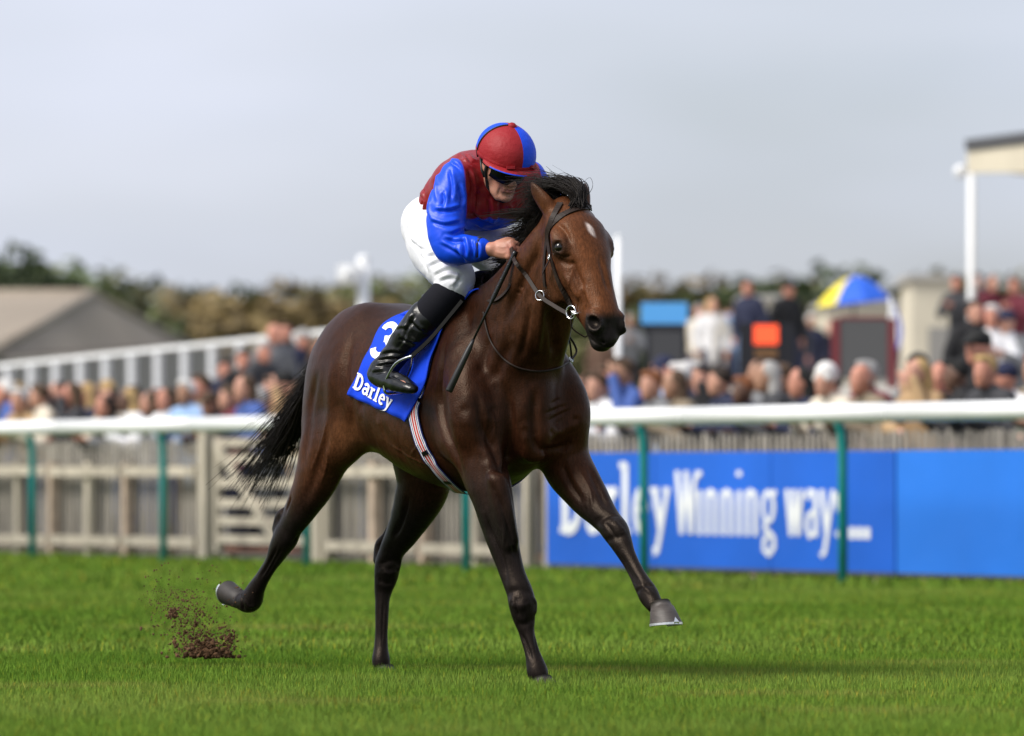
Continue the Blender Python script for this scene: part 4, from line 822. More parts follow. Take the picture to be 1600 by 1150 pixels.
def sculpt(V, Q, strokes, mirror=False):
    """press grooves (+) and raise ridges (-) along paths traced over the skin: (pixels, width, depth)"""
    bvh = make_bvh(V, Q); Nn = normals(V, Q); disp = np.zeros(len(V), np.float32)
    for pix, wd, am in strokes:
        pts = [hit(bvh, *q) for q in catmull(pix, 4)]; pts = [np.array(p[0]) for p in pts if p]
        if len(pts) < 2: continue
        P = np.array(pts); m = np.all((V > P.min(0) - 3 * wd) & (V < P.max(0) + 3 * wd), axis=1)
        if not m.any(): continue
        d = seg_dist(V[m], pts); e = np.linalg.norm(V[m] - pts[0], axis=1); f = np.linalg.norm(V[m] - pts[-1], axis=1)
        Lq = sum(np.linalg.norm(q - p) for p, q in zip(pts[:-1], pts[1:])); fade = sstep(0, Lq * .3, e + wd * .3) * sstep(0, Lq * .3, f + wd * .3)
        disp[m] += am * np.exp(-(d / wd) ** 2) * fade
    return V - Nn * disp[:, None]
STR = [  # right shoulder and chest
    ([(700, 520), (690, 560), (687, 630), (693, 668), (706, 700), (719, 732), (729, 768)], .022, .016), ([(712, 560), (708, 630), (716, 672), (735, 715)], .045, -.012),
    ([(745, 600), (752, 660), (770, 705), (783, 740)], .016, .009), ([(725, 640), (745, 690), (760, 720)], .03, -.009),
    ([(786, 590), (794, 632), (797, 700), (786, 745)], .022, .014), ([(838, 600), (834, 650), (836, 690), (845, 720)], .02, .013), ([(820, 672), (821, 700), (822, 720)], .022, -.006),
    ([(836, 682), (850, 703), (872, 702), (905, 686)], .018, .013), ([(848, 648), (868, 640), (893, 630)], .006, .004), ([(853, 660), (875, 648), (898, 637)], .006, .004), ([(858, 632), (880, 622)], .006, .003),
    ([(860, 675), (880, 672), (900, 655)], .025, -.010), ([(770, 640), (778, 690), (775, 720)], .03, -.008),
    # neck
    ([(848, 365), (838, 400), (824, 425), (805, 465), (790, 510)], .02, .010), ([(845, 470), (846, 495), (842, 525), (838, 560)], .016, -.009), ([(828, 470), (822, 520), (812, 570)], .018, .010),
    ([(860, 480), (866, 520), (868, 560)], .02, .011), ([(800, 530), (782, 570), (770, 600)], .025, .008), ([(768, 520), (757, 560), (752, 590)], .022, .007),
    ([(745, 480), (740, 520), (742, 560)], .03, -.006), ([(808, 447), (818, 452)], .006, .003), ([(803, 456), (814, 462)], .006, .003),
    # off fore
    ([(757, 800), (768, 835), (785, 875), (792, 915)], .011, .009), ([(770, 755), (782, 790), (797, 840), (812, 885)], .011, .008), ([(792, 770), (800, 815), (810, 860)], .014, -.006),
    ([(792, 927), (812, 922), (838, 928)], .014, .004), ([(800, 942), (813, 948), (822, 940)], .016, -.005), ([(797, 968), (816, 976), (836, 966)], .013, .0045), ([(832, 930), (838, 948), (834, 962)], .010, -.004), ([(805, 930), (808, 950), (811, 966)], .006, .004), ([(812, 985), (822, 1010), (830, 1030)], .007, .004),
    # near fore
    ([(875, 720), (893, 760), (915, 790)], .016, .008), ([(918, 725), (935, 765), (950, 800)], .014, .006), ([(928, 818), (950, 806), (972, 806)], .014, .004), ([(946, 845), (962, 840), (980, 837)], .013, .004), ([(945, 815), (957, 832), (966, 845)], .006, .004), ([(960, 818), (972, 830)], .014, -.005),
    ([(962, 858), (978, 888), (996, 915)], .007, .005), ([(994, 925), (1010, 914), (1026, 918)], .008, .004),
    # quarters
    ([(558, 520), (543, 560), (541, 600), (549, 645), (552, 690)], .028, .009), ([(528, 545), (517, 590), (516, 640), (508, 700)], .04, -.006), ([(500, 570), (488, 620), (481, 680), (472, 740)], .028, .006),
    ([(520, 650), (507, 700), (490, 750), (470, 795)], .022, .006), ([(570, 560), (566, 610), (562, 650)], .03, .008), ([(455, 775), (446, 800)], .010, .006), ([(436, 850), (420, 880), (404, 908)], .007, .006), ([(456, 850), (463, 840), (470, 828)], .008, .005),
    ([(375, 925), (378, 940), (380, 955)], .007, .007),
    # near hind
    ([(640, 770), (628, 815), (612, 845)], .012, .008), ([(592, 885), (607, 876), (625, 878)], .012, .0045), ([(597, 893), (610, 896), (620, 890)], .012, -.005), ([(590, 905), (606, 912), (618, 906)], .012, .0045), ([(600, 930), (598, 970), (597, 1010)], .006, .004),
    # belly and ribs
    ([(590, 660), (610, 690), (640, 720)], .04, .004), ([(620, 680), (628, 715)], .012, .0015), ([(645, 690), (655, 730)], .012, .0015), ([(670, 700), (684, 745)], .012, .0015),
    # head
    ([(869, 350), (880, 358), (888, 372), (890, 388)], .010, .005), ([(866, 378), (876, 374), (887, 380), (893, 390)], .004, -.003), ([(868, 395), (880, 402), (893, 398)], .005, .003), ([(872, 402), (886, 412), (900, 410)], .010, .004),
    ([(893, 405), (902, 430), (914, 455)], .012, .006), ([(880, 425), (893, 448), (905, 470)], .009, -.004), ([(875, 445), (888, 468), (900, 485)], .012, .006), ([(862, 420), (864, 450), (880, 478)], .016, .004),
    ([(935, 395), (945, 430), (953, 460)], .012, .004), ([(912, 440), (922, 470), (926, 486)], .010, -.004), ([(907, 450), (915, 476), (913, 490)], .008, .004), ([(905, 465), (902, 485)], .004, .002),
    ([(917, 520), (925, 532), (938, 540), (952, 540), (965, 530)], .004, .005), ([(950, 497), (950, 515), (946, 530)], .008, .003), ([(916, 500), (920, 488), (934, 484), (946, 492)], .005, -.004)]
STR = [(p_, w_, a_ * (1.9 if min(q[1] for q in p_) < 490 and min(q[0] for q in p_) > 855 else 1.45)) for p_, w_, a_ in STR] + [  # veins and tendons
    ([(896, 418), (890, 444), (897, 470)], .006, -.0035), ([(744, 605), (760, 645), (756, 690), (768, 720)], .006, -.0035), ([(766, 640), (772, 668), (764, 700)], .006, -.003), ([(776, 775), (788, 820), (786, 860)], .006, -.004), ([(600, 690), (640, 715), (690, 735)], .006, -.003), ([(640, 716), (650, 700), (668, 690)], .006, -.0025), ([(516, 650), (500, 700), (482, 745)], .006, -.004), ([(505, 690), (512, 720), (500, 760)], .006, -.003), ([(905, 735), (922, 765), (925, 800)], .006, -.0035),
    ([(814, 985), (824, 1010), (832, 1035)], .007, .006), ([(834, 985), (838, 1010), (845, 1035)], .007, .004), ([(968, 862), (985, 892), (1003, 918)], .007, .006), ([(444, 850), (427, 880), (410, 910)], .007, .006), ([(593, 930), (591, 970), (590, 1015)], .006, .004), ([(460, 745), (450, 775), (440, 800)], .009, .007), ([(612, 800), (602, 830), (594, 850)], .009, .007), ([(478, 820), (466, 835), (452, 850)], .009, -.005), ([(622, 862), (626, 878), (620, 895)], .009, -.005),
    ([(1000, 912), (1012, 922), (1022, 930)], .008, -.005), ([(380, 935), (390, 948), (404, 944)], .009, -.005), ([(735, 560), (728, 600), (732, 640)], .03, -.007), ([(757, 690), (765, 735), (772, 765)], .02, -.008), ([(640, 560), (700, 585)], .05, .0)]
V = sculpt(V, Q, STR).astype(np.float32)

# coat: dark bay, black points
x, y, z = V.T
n1 = vnoise(V, 9, 11); n2 = vnoise(V, 40, 12)
body = np.array((.0215, .0074, .0036)); brown = np.array((.098, .0335, .0125)); black = np.array((.0075, .006, .0058)); tan = np.array((.16, .065, .028))
c = np.repeat(body[None], len(V), 0)
def blend(c, t, m): return c * (1 - m[:, None]) + np.array(t) * m[:, None]
c = blend(c, (.036, .0115, .0048), np.clip(.5 + .6 * n1, 0, 1) * .8)
head = sstep(.86, 1.02, x * .9 + (z - 1.6) * .35) * (z > 1.2); c = blend(c, brown, head * .95)
c = blend(c, (.075, .028, .0125), sstep(.55, .85, x) * (1 - head) * sstep(1.25, 1.45, z) * .6)
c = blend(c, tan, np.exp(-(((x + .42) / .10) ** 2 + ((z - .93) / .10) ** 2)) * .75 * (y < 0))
c = blend(c, (.07, .026, .012), np.exp(-(((x - .6) / .12) ** 2 + ((y - .2) / .13) ** 2 + ((z - .86) / .10) ** 2)) * .9)
c = blend(c, (.075, .027, .012), sstep(-.35, -.6, x) * sstep(.62, .8, z) * sstep(1.05, .85, z) * .6)
leg = sstep(.90, .60, z + .05 * n1); c = blend(c, black * 1.15, leg * .96)
c = blend(c, (.05, .018, .009), head * np.clip(.25 + .9 * vnoise(V, 16, 31), 0, 1) * .75)
muz = sstep(.085, .05, np.sqrt((x - 1.27) ** 2 + (z - 1.352) ** 2) - .022 + .01 * n2); c = blend(c, (.012, .0105, .0105), muz)
star = np.exp(-(((y - .0) / .0125) ** 2 + ((z - 1.772 + y * .8) / .023) ** 4) ** 1.5) * (x > 1.0); c = blend(c, (.62, .52, .48), np.clip(star * 1.3 * (.8 + .5 * n2), 0, 1))
eyed = np.exp(-(((x - 1.10) / .042) ** 2 + ((z - 1.70) / .036) ** 2)) * (np.abs(y) > .07); c = blend(c, (.014, .009, .008), np.clip(eyed * 1.2, 0, 1))
c = blend(c, (.02, .012, .01), sstep(1.90, 1.97, z) * .6)
for s_ in (-1, 1):
    nos = np.exp(-(((x - 1.288) / .022) ** 2 + ((y - s_ * .066) / .022) ** 2 + ((z - 1.403) / .026) ** 2)); c = blend(c, (.003, .002, .002), np.clip(nos * 1.2, 0, 1))  # black painted into the nostril hollows in place of deep shade
c *= (1 + .16 * n1 + .10 * n2)[:, None]
horse = thing('racehorse', 'dark bay racehorse galloping over the turf with the jockey on its back', 'horse', (HX, HYY, 0), HRZ)
M_coat = mat('bay_coat', (.05, .02, .01), rough=.37, spec=.15, attr='Col', bump=(170, .45, .004), rvar=(7, .07), stint=(1, .78, .60), fine=(80, (1, 2.2, .40), .30), var=(22, .18))
link('body', mesh_np('horse_body', V, Q, colors=np.clip(c, 0, 1)), horse, M_coat)
HV = V

HB = make_bvh(V, Q)
# ------------------------------------------------------------------ eyes, hooves, mane, tail
M_eye = mat('wet_eye', (.006, .004, .003), rough=.05, spec=.5)
for s in (-1, 1):
    mb = MB(); mb.lathe([(.0232 * math.sin(t), .0232 * math.cos(t)) for t in np.linspace(.01, math.pi - .01, 14)], (1.097, s * .111, 1.7025), 20)
    mb.build('eye', M_eye, horse)
M_horn = mat('hoof_horn', (.05, .041, .036), rough=.55, var=(30, .35), bump=(40, .3, .004), stretch=(1, 1, 6))
M_hornd = mat('dark_hoof_horn', (.022, .017, .014), rough=.6, var=(30, .35), bump=(40, .3, .004))
M_shoe = mat('shoe_aluminium', (.75, .76, .78), rough=.35, metal=.85)
M_clip = M_shoe
def hoof(top, bot, rt, rb, fwd, toe=1.0, sole=None):
    top, bot = Vector(top), Vector(bot); ax = (bot - top).normalized(); fw = Vector(fwd); fw = (fw - ax * fw.dot(ax)).normalized(); sd_ = ax.cross(fw)
    prof = [(0, .82, .03), (0, .97, .0), (.08, 1.03, 0), (.5, 1.0, 0), (.93, 1.0, 0), (1.0, .985, 0)]
    V_ = []; Fq = []; n = 28
    for (t, k, up_) in prof:
        c_ = top.lerp(bot, t) - ax * up_; r_ = (rt + (rb - rt) * t) * k
        if sole is not None:
            na = (ax * (1 - t) + Vector(sole) * t).normalized() if t > 0 else ax.lerp(Vector(sole), .35).normalized(); fw = Vector(fwd); fw = (fw - na * fw.dot(na)).normalized(); sd_ = na.cross(fw)
        for i in range(n):
            a = 2 * math.pi * i / n; e = math.cos(a)
            V_.append(c_ + fw * (e * r_ * (1.08 + .22 * t * max(e, 0)) * toe) + sd_ * (math.sin(a) * r_))
    for j in range(len(prof) - 1):
        for i in range(n): Fq.append((j * n + i, j * n + (i + 1) % n, (j + 1) * n + (i + 1) % n, (j + 1) * n + i))
    Fq += [tuple(range(n)), tuple(((len(prof) - 1) * n + i) for i in range(n - 1, -1, -1))]
    mb = MB(); mb.add(V_, Fq, True); h = mb.build('hoof', M_horn if top.z > .1 and fwd[0] == 1 else M_hornd, horse)
    if sole is not None: ax = Vector(sole).normalized()
    mb = MB(); last = V_[-n:]; inner = [bot + (p - bot) * .62 for p in last]; dn = ax * .009
    ring = [i for i in range(n) if not (11 <= i <= 16)]
    def sh(p, q=1.0): return bot + (p - bot) * q
    Vs = []; Fs = []
    for i in ring: Vs += [sh(last[i], 1.03), sh(last[i], 1.03) + dn, inner[i] + dn, inner[i]]
    order = [k for k in range(len(ring))]
    st = ring.index(17); order = order[st:] + order[:st]
    for a, b in zip(order[:-1], order[1:]):
        for j in range(4): Fs.append((a * 4 + j, b * 4 + j, b * 4 + (j + 1) % 4, a * 4 + (j + 1) % 4))
    mb.add(Vs, Fs); 
    tp = last[0]; o_ = (tp - bot).normalized()
    mb.add([tp + o_ * .004 - sd_ * .012, tp + o_ * .004 + sd_ * .012, tp + o_ * .001 - ax * .02 - fw * .006, tp + dn - sd_ * .012, tp + dn + sd_ * .012], [(0, 1, 2), (0, 3, 4, 1), (0, 2, 3), (1, 4, 2)])
    mb.build('horseshoe', M_shoe, h)
hoof(L(1034, 951, .262), L(1040, 974, .262), .045, .062, (1, 0, 0), 1.0, (.10, 0, -1))
hoof(L(375, 937, -.24), L(355, 924, -.24), .041, .050, (-.1, 0, -1), .9)
p = Vector(L(842, 1057, -.078)); hoof(p + Vector((.035, 0, -.03)), p + Vector((.07, 0, -.085)), .047, .06, (1, 0, 0), 1.0, (0, 0, -1))
p = Vector(L(596, 1044, .10)); hoof(p + Vector((.035, 0, -.02)), p + Vector((.07, 0, -.075)), .047, .06, (1, 0, 0), 1.0, (0, 0, -1))
M_hair = mat('black_horsehair', (.009, .006, .0042), rough=.5, spec=.2, rvar=(60, .1))
def strands(name, paths, r, parent, m, n=4):
    """paths: list of (k,3) arrays -> one mesh of tapering strands"""
    Vs = []; Fs = []; o = 0
    for P, rr in paths:
        P = np.asarray(P); k = len(P); T = np.gradient(P, axis=0); T /= np.linalg.norm(T, axis=1, keepdims=True) + 1e-9
        a = np.cross(T, (.3, .5, .8)); a /= np.linalg.norm(a, axis=1, keepdims=True) + 1e-9; b = np.cross(T, a)
        w_ = rr * np.linspace(1, .25, k)[:, None]
        for j in range(n):
            t = 2 * math.pi * j / n; Vs.append(P + a * w_ * math.cos(t) + b * w_ * math.sin(t))
        idx = np.arange(k - 1)
        for j in range(n):
            j2 = (j + 1) % n; Fs.append(np.stack([o + j * k + idx, o + j2 * k + idx, o + j2 * k + idx + 1, o + j * k + idx + 1], 1))
        o += n * k
    return link(name, mesh_np(name, np.concatenate(Vs), np.concatenate(Fs)), parent, m)
def flow(root, ctrl, spread, n=9, curl=.006):
    """strand from root through control offsets, fanning out by spread"""
    j = rng.normal(size=3) * spread
    C = [root] + [np.array(c_) + j * ((i + 1) / len(ctrl)) ** 1.3 + rng.normal(size=3) * curl for i, c_ in enumerate(ctrl)]
    return catmull(C, max(2, n // (len(C) - 1) + 1))
paths = []
crest = catmull([(.26, 0, 1.555), (.42, 0, 1.605), (.58, 0, 1.685), (.72, 0, 1.79), (.84, 0, 1.865), (.94, 0, 1.895)], 12)
for i in range(150):
    t = (i + rng.random()) / 150; r0 = crest[min(int(t * len(crest)), len(crest) - 1)]
    ln = rng.uniform(.075, .125) * (1.0 - .2 * (t < .35)) * (1.15 if t > .6 else 1); lift = .22 + .5 * (t > .5) + rng.normal() * .16; sidey = rng.normal() * .34 - .10
    d1 = np.array((-.5, sidey, .5 * lift + .12)); d2 = np.array((-.9, sidey * 1.2, .05 * lift - .22)); tipc = r0 + d1 * ln * .5 + d2 * ln * .75
    for j in range(24):
        q = r0 + np.array((rng.normal() * .010, rng.normal() * .013, rng.normal() * .004 - .012)); f_ = rng.uniform(.75, 1.12); jt = rng.normal(size=3) * .006
        paths.append((catmull([q, q + d1 * ln * .5 * f_ + jt, q * .35 + r0 * .65 + (tipc - r0) * f_ + jt * 1.5], 5), rng.uniform(.0008, .0024)))
for i in range(70):        # close-lying locks on the off side of the crest
    t = rng.random() * .8; r0 = crest[int(t * (len(crest) - 1))]; q = r0 + np.array((0, -.012, -.006)); ln = rng.uniform(.05, .10)
    for j in range(10):
        p_ = q + rng.normal(size=3) * .008; paths.append((catmull([p_, p_ + np.array((-.25, -.35, -.15)) * ln, p_ + np.array((-.55, -.42, -.75)) * ln + rng.normal(size=3) * .006], 5), rng.uniform(.0015, .0034)))
strands('mane', paths, .002, horse, M_hair)
paths = []
for i in range(900):
    r0 = np.array((1.045 + rng.normal() * .012, rng.normal() * .016, 1.868 + rng.normal() * .006)); q = rng.uniform(.75, 1.2); s = rng.normal() * .028
    paths.append((flow(r0, [(1.02, .012 + s * .6, 1.912 + .02 * q), (.93, .0 + s * 1.2, 1.945 + .022 * q), (.84 - .05 * q, -.04 + s * 1.9, 1.915 + .04 * rng.normal())], .018, 12, .006), rng.uniform(.0008, .0026)))
strands('forelock', paths, .002, horse, M_hair)
paths = []
tk = [L(498, 565, 0), L(480, 607, 0), L(458, 655, 0), L(430, 705, 0), L(402, 752, 0)]
for i in range(950):
    r0 = np.array((-.98 - rng.uniform(0, .08), rng.normal() * .018, 1.345 - rng.uniform(0, .06))); q = rng.uniform(.45, 1.0) ** .7
    C = [np.array(a) for a in tk]; e = rng.normal(size=3) * np.array((.04, .04, .03)) * (.5 + q)
    if i < 170: e = np.array((-.05 - .30 * rng.random(), rng.normal() * .05, -.02 + .26 * rng.random() ** 1.5)); q *= .85      # wind-blown wisps
    m = max(2, int(round(q * 4)))
    P = [r0 + (C[0] - r0) * 0.9 + e * .1] + [C[j] + e * (j / 3.2) ** 1.25 + rng.normal(size=3) * .008 for j in range(1, m + 1)]
    paths.append((catmull([r0] + P, 4), rng.uniform(.0012, .0034) * (.45 if i < 170 else 1)))
strands('tail', paths, .002, horse, M_hair)

# ------------------------------------------------------------------ flat strips and rings laid on surfaces
def strip(mb, pts, nrm, width, thick, mi=0, cols=None):
    """a strap: ribbon of given width lying along pts with surface normals nrm; cols = material index per column"""
    n = len(pts); cols = cols or [mi]; k = len(cols); V_ = []; Fq = []; mis = []
    for i in range(n):
        d = (pts[min(i + 1, n - 1)] - pts[max(i - 1, 0)]).normalized(); s_ = d.cross(nrm[i]).normalized(); u_ = s_.cross(d)
        for j in range(k + 1): V_.append(pts[i] + s_ * (width * (j / k - .5)) + u_ * (thick / 2))
        for j in range(k + 1): V_.append(pts[i] + s_ * (width * (j / k - .5)) - u_ * (thick / 2))
    w2 = 2 * (k + 1)
    for i in range(n - 1):
        a, b = i * w2, (i + 1) * w2
        for j in range(k):
            Fq.append((a + j, a + j + 1, b + j + 1, b + j)); mis.append(cols[j])
            Fq.append((a + k + 1 + j + 1, a + k + 1 + j, b + k + 1 + j, b + k + 1 + j + 1)); mis.append(cols[j])
        Fq.append((a, b, b + k + 1, a + k + 1)); mis.append(cols[0]); Fq.append((a + k, a + 2 * k + 1, b + 2 * k + 1, b + k)); mis.append(cols[-1])
    for q, m_ in zip(Fq, mis): mb.f.append(tuple(x_ + len(mb.v) for x_ in q)); mb.sm.append(False); mb.mi.append(m_)
    mb.v += [tuple(v_) for v_ in V_]
def on_skin(bvh, pix, off, n=5):
    P = []; Nn = []
    for q in catmull(pix, n):
        h = hit(bvh, *q, off)
        if h: P.append(h[0]); Nn.append(h[1])
    return P, Nn
def smooth_path(P, it=2):
    for _ in range(it):
        P = [P[0]] + [(P[i - 1] + P[i] * 2 + P[i + 1]) / 4 for i in range(1, len(P) - 1)] + [P[-1]]
    return P
def ring(mb, c_, ax, R_, r_, mi=0, n=24, sq=1.0):
    ax = Vector(ax).normalized(); u_ = ax.orthogonal().normalized(); v_ = ax.cross(u_)
    P = [Vector(c_) + u_ * (R_ * math.cos(2 * math.pi * i / n)) + v_ * (R_ * sq * math.sin(2 * math.pi * i / n)) for i in range(n + 1)]
    mb.tube(P, r_, 8, mi, cap=False)
HLOC, HROT = (HX, HYY, 0), HRZ
M_leather = mat('brown_leather', (.020, .012, .009), rough=.55, spec=.2, bump=(150, .2, .001), var=(60, .3))
M_blackl = mat('black_leather', (.0045, .0045, .005), rough=.30, spec=.45, bump=(90, .25, .002)); M_strap = mat('strap_leather', (.004, .0038, .0035), rough=.7, spec=.1)
M_steel = mat('polished_steel', (.72, .72, .72), rough=.18, metal=1.0)

# saddle cloth (its right half is traced over the barrel, the left half mirrors it)
M_blue = mat('blue_cloth', (.004, .050, .62), rough=.7, spec=.2, sheen=.0, bump=(500, .15, .002), var=(14, .12))
M_white = mat('white_print', (.80, .80, .80), rough=.6)
cloth = thing('saddle_cloth', 'royal blue saddle cloth with a white number three under the jockey', 'saddle cloth', HLOC, HROT)
rear = catmull([(672, 480), (614, 498), (592, 520), (576, 552), (560, 588), (546, 617)], 6); front = catmull([(747, 453), (728, 470), (699, 508), (680, 553), (667, 600), (640, 659)], 6)
NU = 26; rows = []
for a, b in zip(rear, front):
    row = []
    for j in range(NU + 1):
        t = j / NU; q = a + (b - a) * t
        h = hit(HB, *q, 0.0); row.append(h)
    rows.append(row)
G = []
for i, row in enumerate(rows):
    g = []
    for j, h in enumerate(row):
        if h is None: h = next(r_ for r_ in row if r_)
        p, n_ = h
        wv = .008 + .004 * math.sin(j * .9 + i * .3) * (i / len(rows)) + .003 * math.sin(i * .7)
        edge = max(0, (j - NU + 5) / 5) * i / len(rows)
        g.append(p + n_ * (wv + .010 * edge))
    G.append(g)
for _ in range(2):
    G2 = [[g for g in r_] for r_ in G]
    for i in range(1, len(G) - 1):
        for j in range(1, NU): G2[i][j] = (G[i - 1][j] + G[i + 1][j] + G[i][j - 1] + G[i][j + 1] + G[i][j] * 2) / 6
    G = G2
full = [[Vector((g.x + .22 * max(0, 1 - i / 8) * (1 - j / NU), -g.y, g.z - .004)) for j, g in enumerate(r_)] for i, r_ in reversed(list(enumerate(G)))]
top = [[Vector((g.x + .24 * (1 - j / NU), 0, max(g.z + .008, 1.0))) for j, g in enumerate(G[0])]]
allr = full + top + G
Vc = [g for r_ in allr for g in r_]; W_ = NU + 1
Fc = [(i * W_ + j, i * W_ + j + 1, (i + 1) * W_ + j + 1, (i + 1) * W_ + j) for i in range(len(allr) - 1) for j in range(NU)]
mb = MB(); mb.add(Vc, Fc, True); co = mb.build('cloth', M_blue, cloth)
so = co.modifiers.new('thick', 'SOLIDIFY'); so.thickness = .005; so.offset = 0
CB = BVHTree.FromPolygons([tuple(g + (Vector((0, -.003, 0)))) for g in Vc], Fc)
def cloth_map(o, du, dv):
    def f(u, v, e):
        px, py = o[0] + du[0] * u + dv[0] * v, o[1] + du[1] * u + dv[1] * v
        h = hit(CB, px, py)
        if h is None:
            p, n_, i, d = CB.find_nearest(CAML + pix_dir(px, py) * 24.2); h = (p, n_)
        p, n_ = h
        if n_.dot(CAML - p) < 0: n_ = -n_
        return p + n_ * (e + .0032)
    return f
letters('3', cloth_map((577, 553), (38, 11), (25, -49)), 'digit', co, M_white)
letters('Darley', cloth_map((552, 606), (16.5, 10.0), (8, -24)), 'letter', co, M_white)

# girth and surcingle: striped elastic
girth = thing('girth', 'striped white, navy and red elastic girth round the horse behind its elbow', 'girth', HLOC, HROT)
M_gw = mat('girth_white', (.75, .75, .76), rough=.7); M_gb = mat('girth_navy', (.02, .03, .16), rough=.7); M_gr = mat('girth_red', (.45, .03, .025), rough=.7)
B2 = BVHTree.FromPolygons([tuple(p) for p in HV.tolist()] + [tuple(g) for g in Vc], Q.tolist() + [tuple(i + len(HV) for i in q) for q in Fc])
P, Nn = on_skin(B2, [(672, 535), (664, 565), (655, 600), (649, 640), (651, 660), (660, 692), (679, 725), (703, 752), (722, 768)], .011, 6)
P = smooth_path(P, 3)
lo = P[-1]; ext = [Vector((lo.x + .01 * k_, lo.y + (.0 - lo.y) * k_ / 4, lo.z - .006 * math.sin(k_ / 4 * 1.57))) for k_ in range(1, 5)]
P = P + ext; Nn = Nn + [Vector((0, 0, -1))] * 4
P2 = [Vector((p.x, -p.y, p.z)) for p in reversed(P[:-1])]; N2 = [Vector((n_.x, -n_.y, n_.z)) for n_ in reversed(Nn[:-1])]
mb = MB(); strip(mb, P + P2, Nn + N2, .062, .004, cols=[1, 0, 1, 0, 2, 2, 0, 2, 2, 0, 1, 0, 1]); mb.build('strap', [M_gw, M_gb, M_gr], girth)
for t in (.27, .62, .80):
    i = int(t * len(P)); mb = MB(); strip(mb, [P[i] + Nn[i] * .004, P[i + 1] + Nn[i + 1] * .004], [Nn[i], Nn[i + 1]], .034, .003); mb.build('keeper', M_blackl, girth)

# bridle
bridle = thing('bridle', 'brown leather bridle with a silver ring bit on the horse head', 'bridle', HLOC, HROT)
def bstrap(name, pix, width, off=.005, m=None, thick=.004, n=6, mirror=False):
    P, Nn = on_skin(HB, pix, off, n); P = smooth_path(P, 2); mb = MB(); strip(mb, P, Nn, width, thick)
    if mirror: mb.build(name, m or M_leather, bridle); mb = MB(); strip(mb, [Vector((p.x, -p.y, p.z)) for p in P], [Vector((q.x, -q.y, q.z)) for q in Nn], width, thick)
    mb.build(name, m or M_leather, bridle); return P, Nn
bstrap('browband', [(856, 366), (860, 353), (874, 340), (893, 330), (913, 325), (930, 327), (941, 335)], .026)
cp, cn = bstrap('cheek_strap', [(856, 362), (859, 388), (864, 409), (874, 440), (886, 466), (897, 482)], .019, .006, mirror=True)
bstrap('throat_latch', [(856, 364), (853, 395), (851, 425), (853, 448)], .015, .005)
bstrap('headpiece', [(857, 362), (862, 346), (868, 333), (876, 318)], .024, .006)
i = int(len(cp) * .33); mb = MB(); fr = [cp[i] + cn[i] * .005 + Vector(q) for q in ((0, -.004, .012), (0, -.004, -.012))]
ring(mb, cp[i] + cn[i] * .005, cn[i], .011, .0022, sq=1.3, n=12); mb.build('buckle', M_steel, bridle)
mb = MB(); q = cp[i + 1] + cn[i + 1] * .006; strip(mb, [q, q + Vector((-.012, -.012, -.03)), q + Vector((-.035, -.012, -.055))], [cn[i]] * 3, .012, .003); mb.build('strap_end', M_leather, bridle)
bit = cp[-1] + cn[-1] * .004 + Vector((.0, -.004, -.016))
for s in (1, -1):
    mb = MB(); ring(mb, (bit.x, bit.y * s, bit.z), (.25, -1 * s, 0), .026, .0038); mb.build('bit_ring', M_steel, bridle)
mb = MB(); mb.tube([bit, Vector((bit.x + .02, 0, bit.z - .004)), Vector((bit.x, -bit.y, bit.z))], .007, 8)
mb.tube([bit + Vector((0, -.004, -.016)), bit + Vector((.028, -.004, -.008)), bit + Vector((.045, .01, -.004))], .004, 8); mb.build('bit', M_steel, bridle)
mb = MB(); mb.tube(catmull([bit + Vector((0, 0, -.02)), Vector((bit.x - .004, bit.y * .9, bit.z - .06)), Vector((bit.x + .012, bit.y * .4, bit.z - .088)), Vector((bit.x + .02, 0, bit.z - .092)), Vector((bit.x, -bit.y, bit.z - .02))], 5).tolist(), .003, 6); mb.build('chin_strap', M_leather, bridle)

# ------------------------------------------------------------------ the jockey (modelled in the horse's frame)
jockey = thing('person', 'jockey in a red and blue cap and silks crouching forward over the galloping horse', 'person', HLOC, HROT)
WR_R, WR_L = np.array((.588, -.13, 1.712)), np.array((.63, .12, 1.715))
hc = np.array((.487, -.02, 2.060)); yaw, pit = R(-1), R(26)
hf = np.array((math.cos(yaw) * math.cos(pit), math.sin(yaw) * math.cos(pit), -math.sin(pit))); hl = np.array((-math.sin(yaw), math.cos(yaw), 0)); hu = np.cross(hf, hl)
HMt = np.stack([hf, hl, hu], 1)
def hp(a, b, c_): return tuple(hc + hf * a + hl * b + hu * c_)
def hE(p, r, k=.012, op='add', M=None): return Ell(hp(*p), r, HMt if M is None else HMt @ M, k=k, op=op)
def hL(kn, k=.012, side=None): return Limb([hp(*q[:3]) + tuple(q[3:]) for q in kn], tuple(hl) if side is None else side, k)
JB = [hE((0, 0, .03), (.098, .076, .095)), hE((.038, 0, -.04), (.060, .060, .078), k=.03)]
for s in (-1, 1):
    JB += [hL([(-.005, s * .058, -.03, .016, .02), (.018, s * .052, -.078, .014, .018), (.062, s * .026, -.116, .014, .016)], k=.03), hE((.066, s * .046, -.024), (.026, .018, .016), k=.03),
           hE((.097, s * .033, .001), (.016, .019, .012), k=.012, op='sub'), hE((.079, s * .033, .001), (.013, .013, .011), k=.003), hE((-.012, s * .078, -.012), (.018, .008, .030), k=.008),
           hE((.104, s * .0115, -.043), (.012, .009, .009), k=.008)]
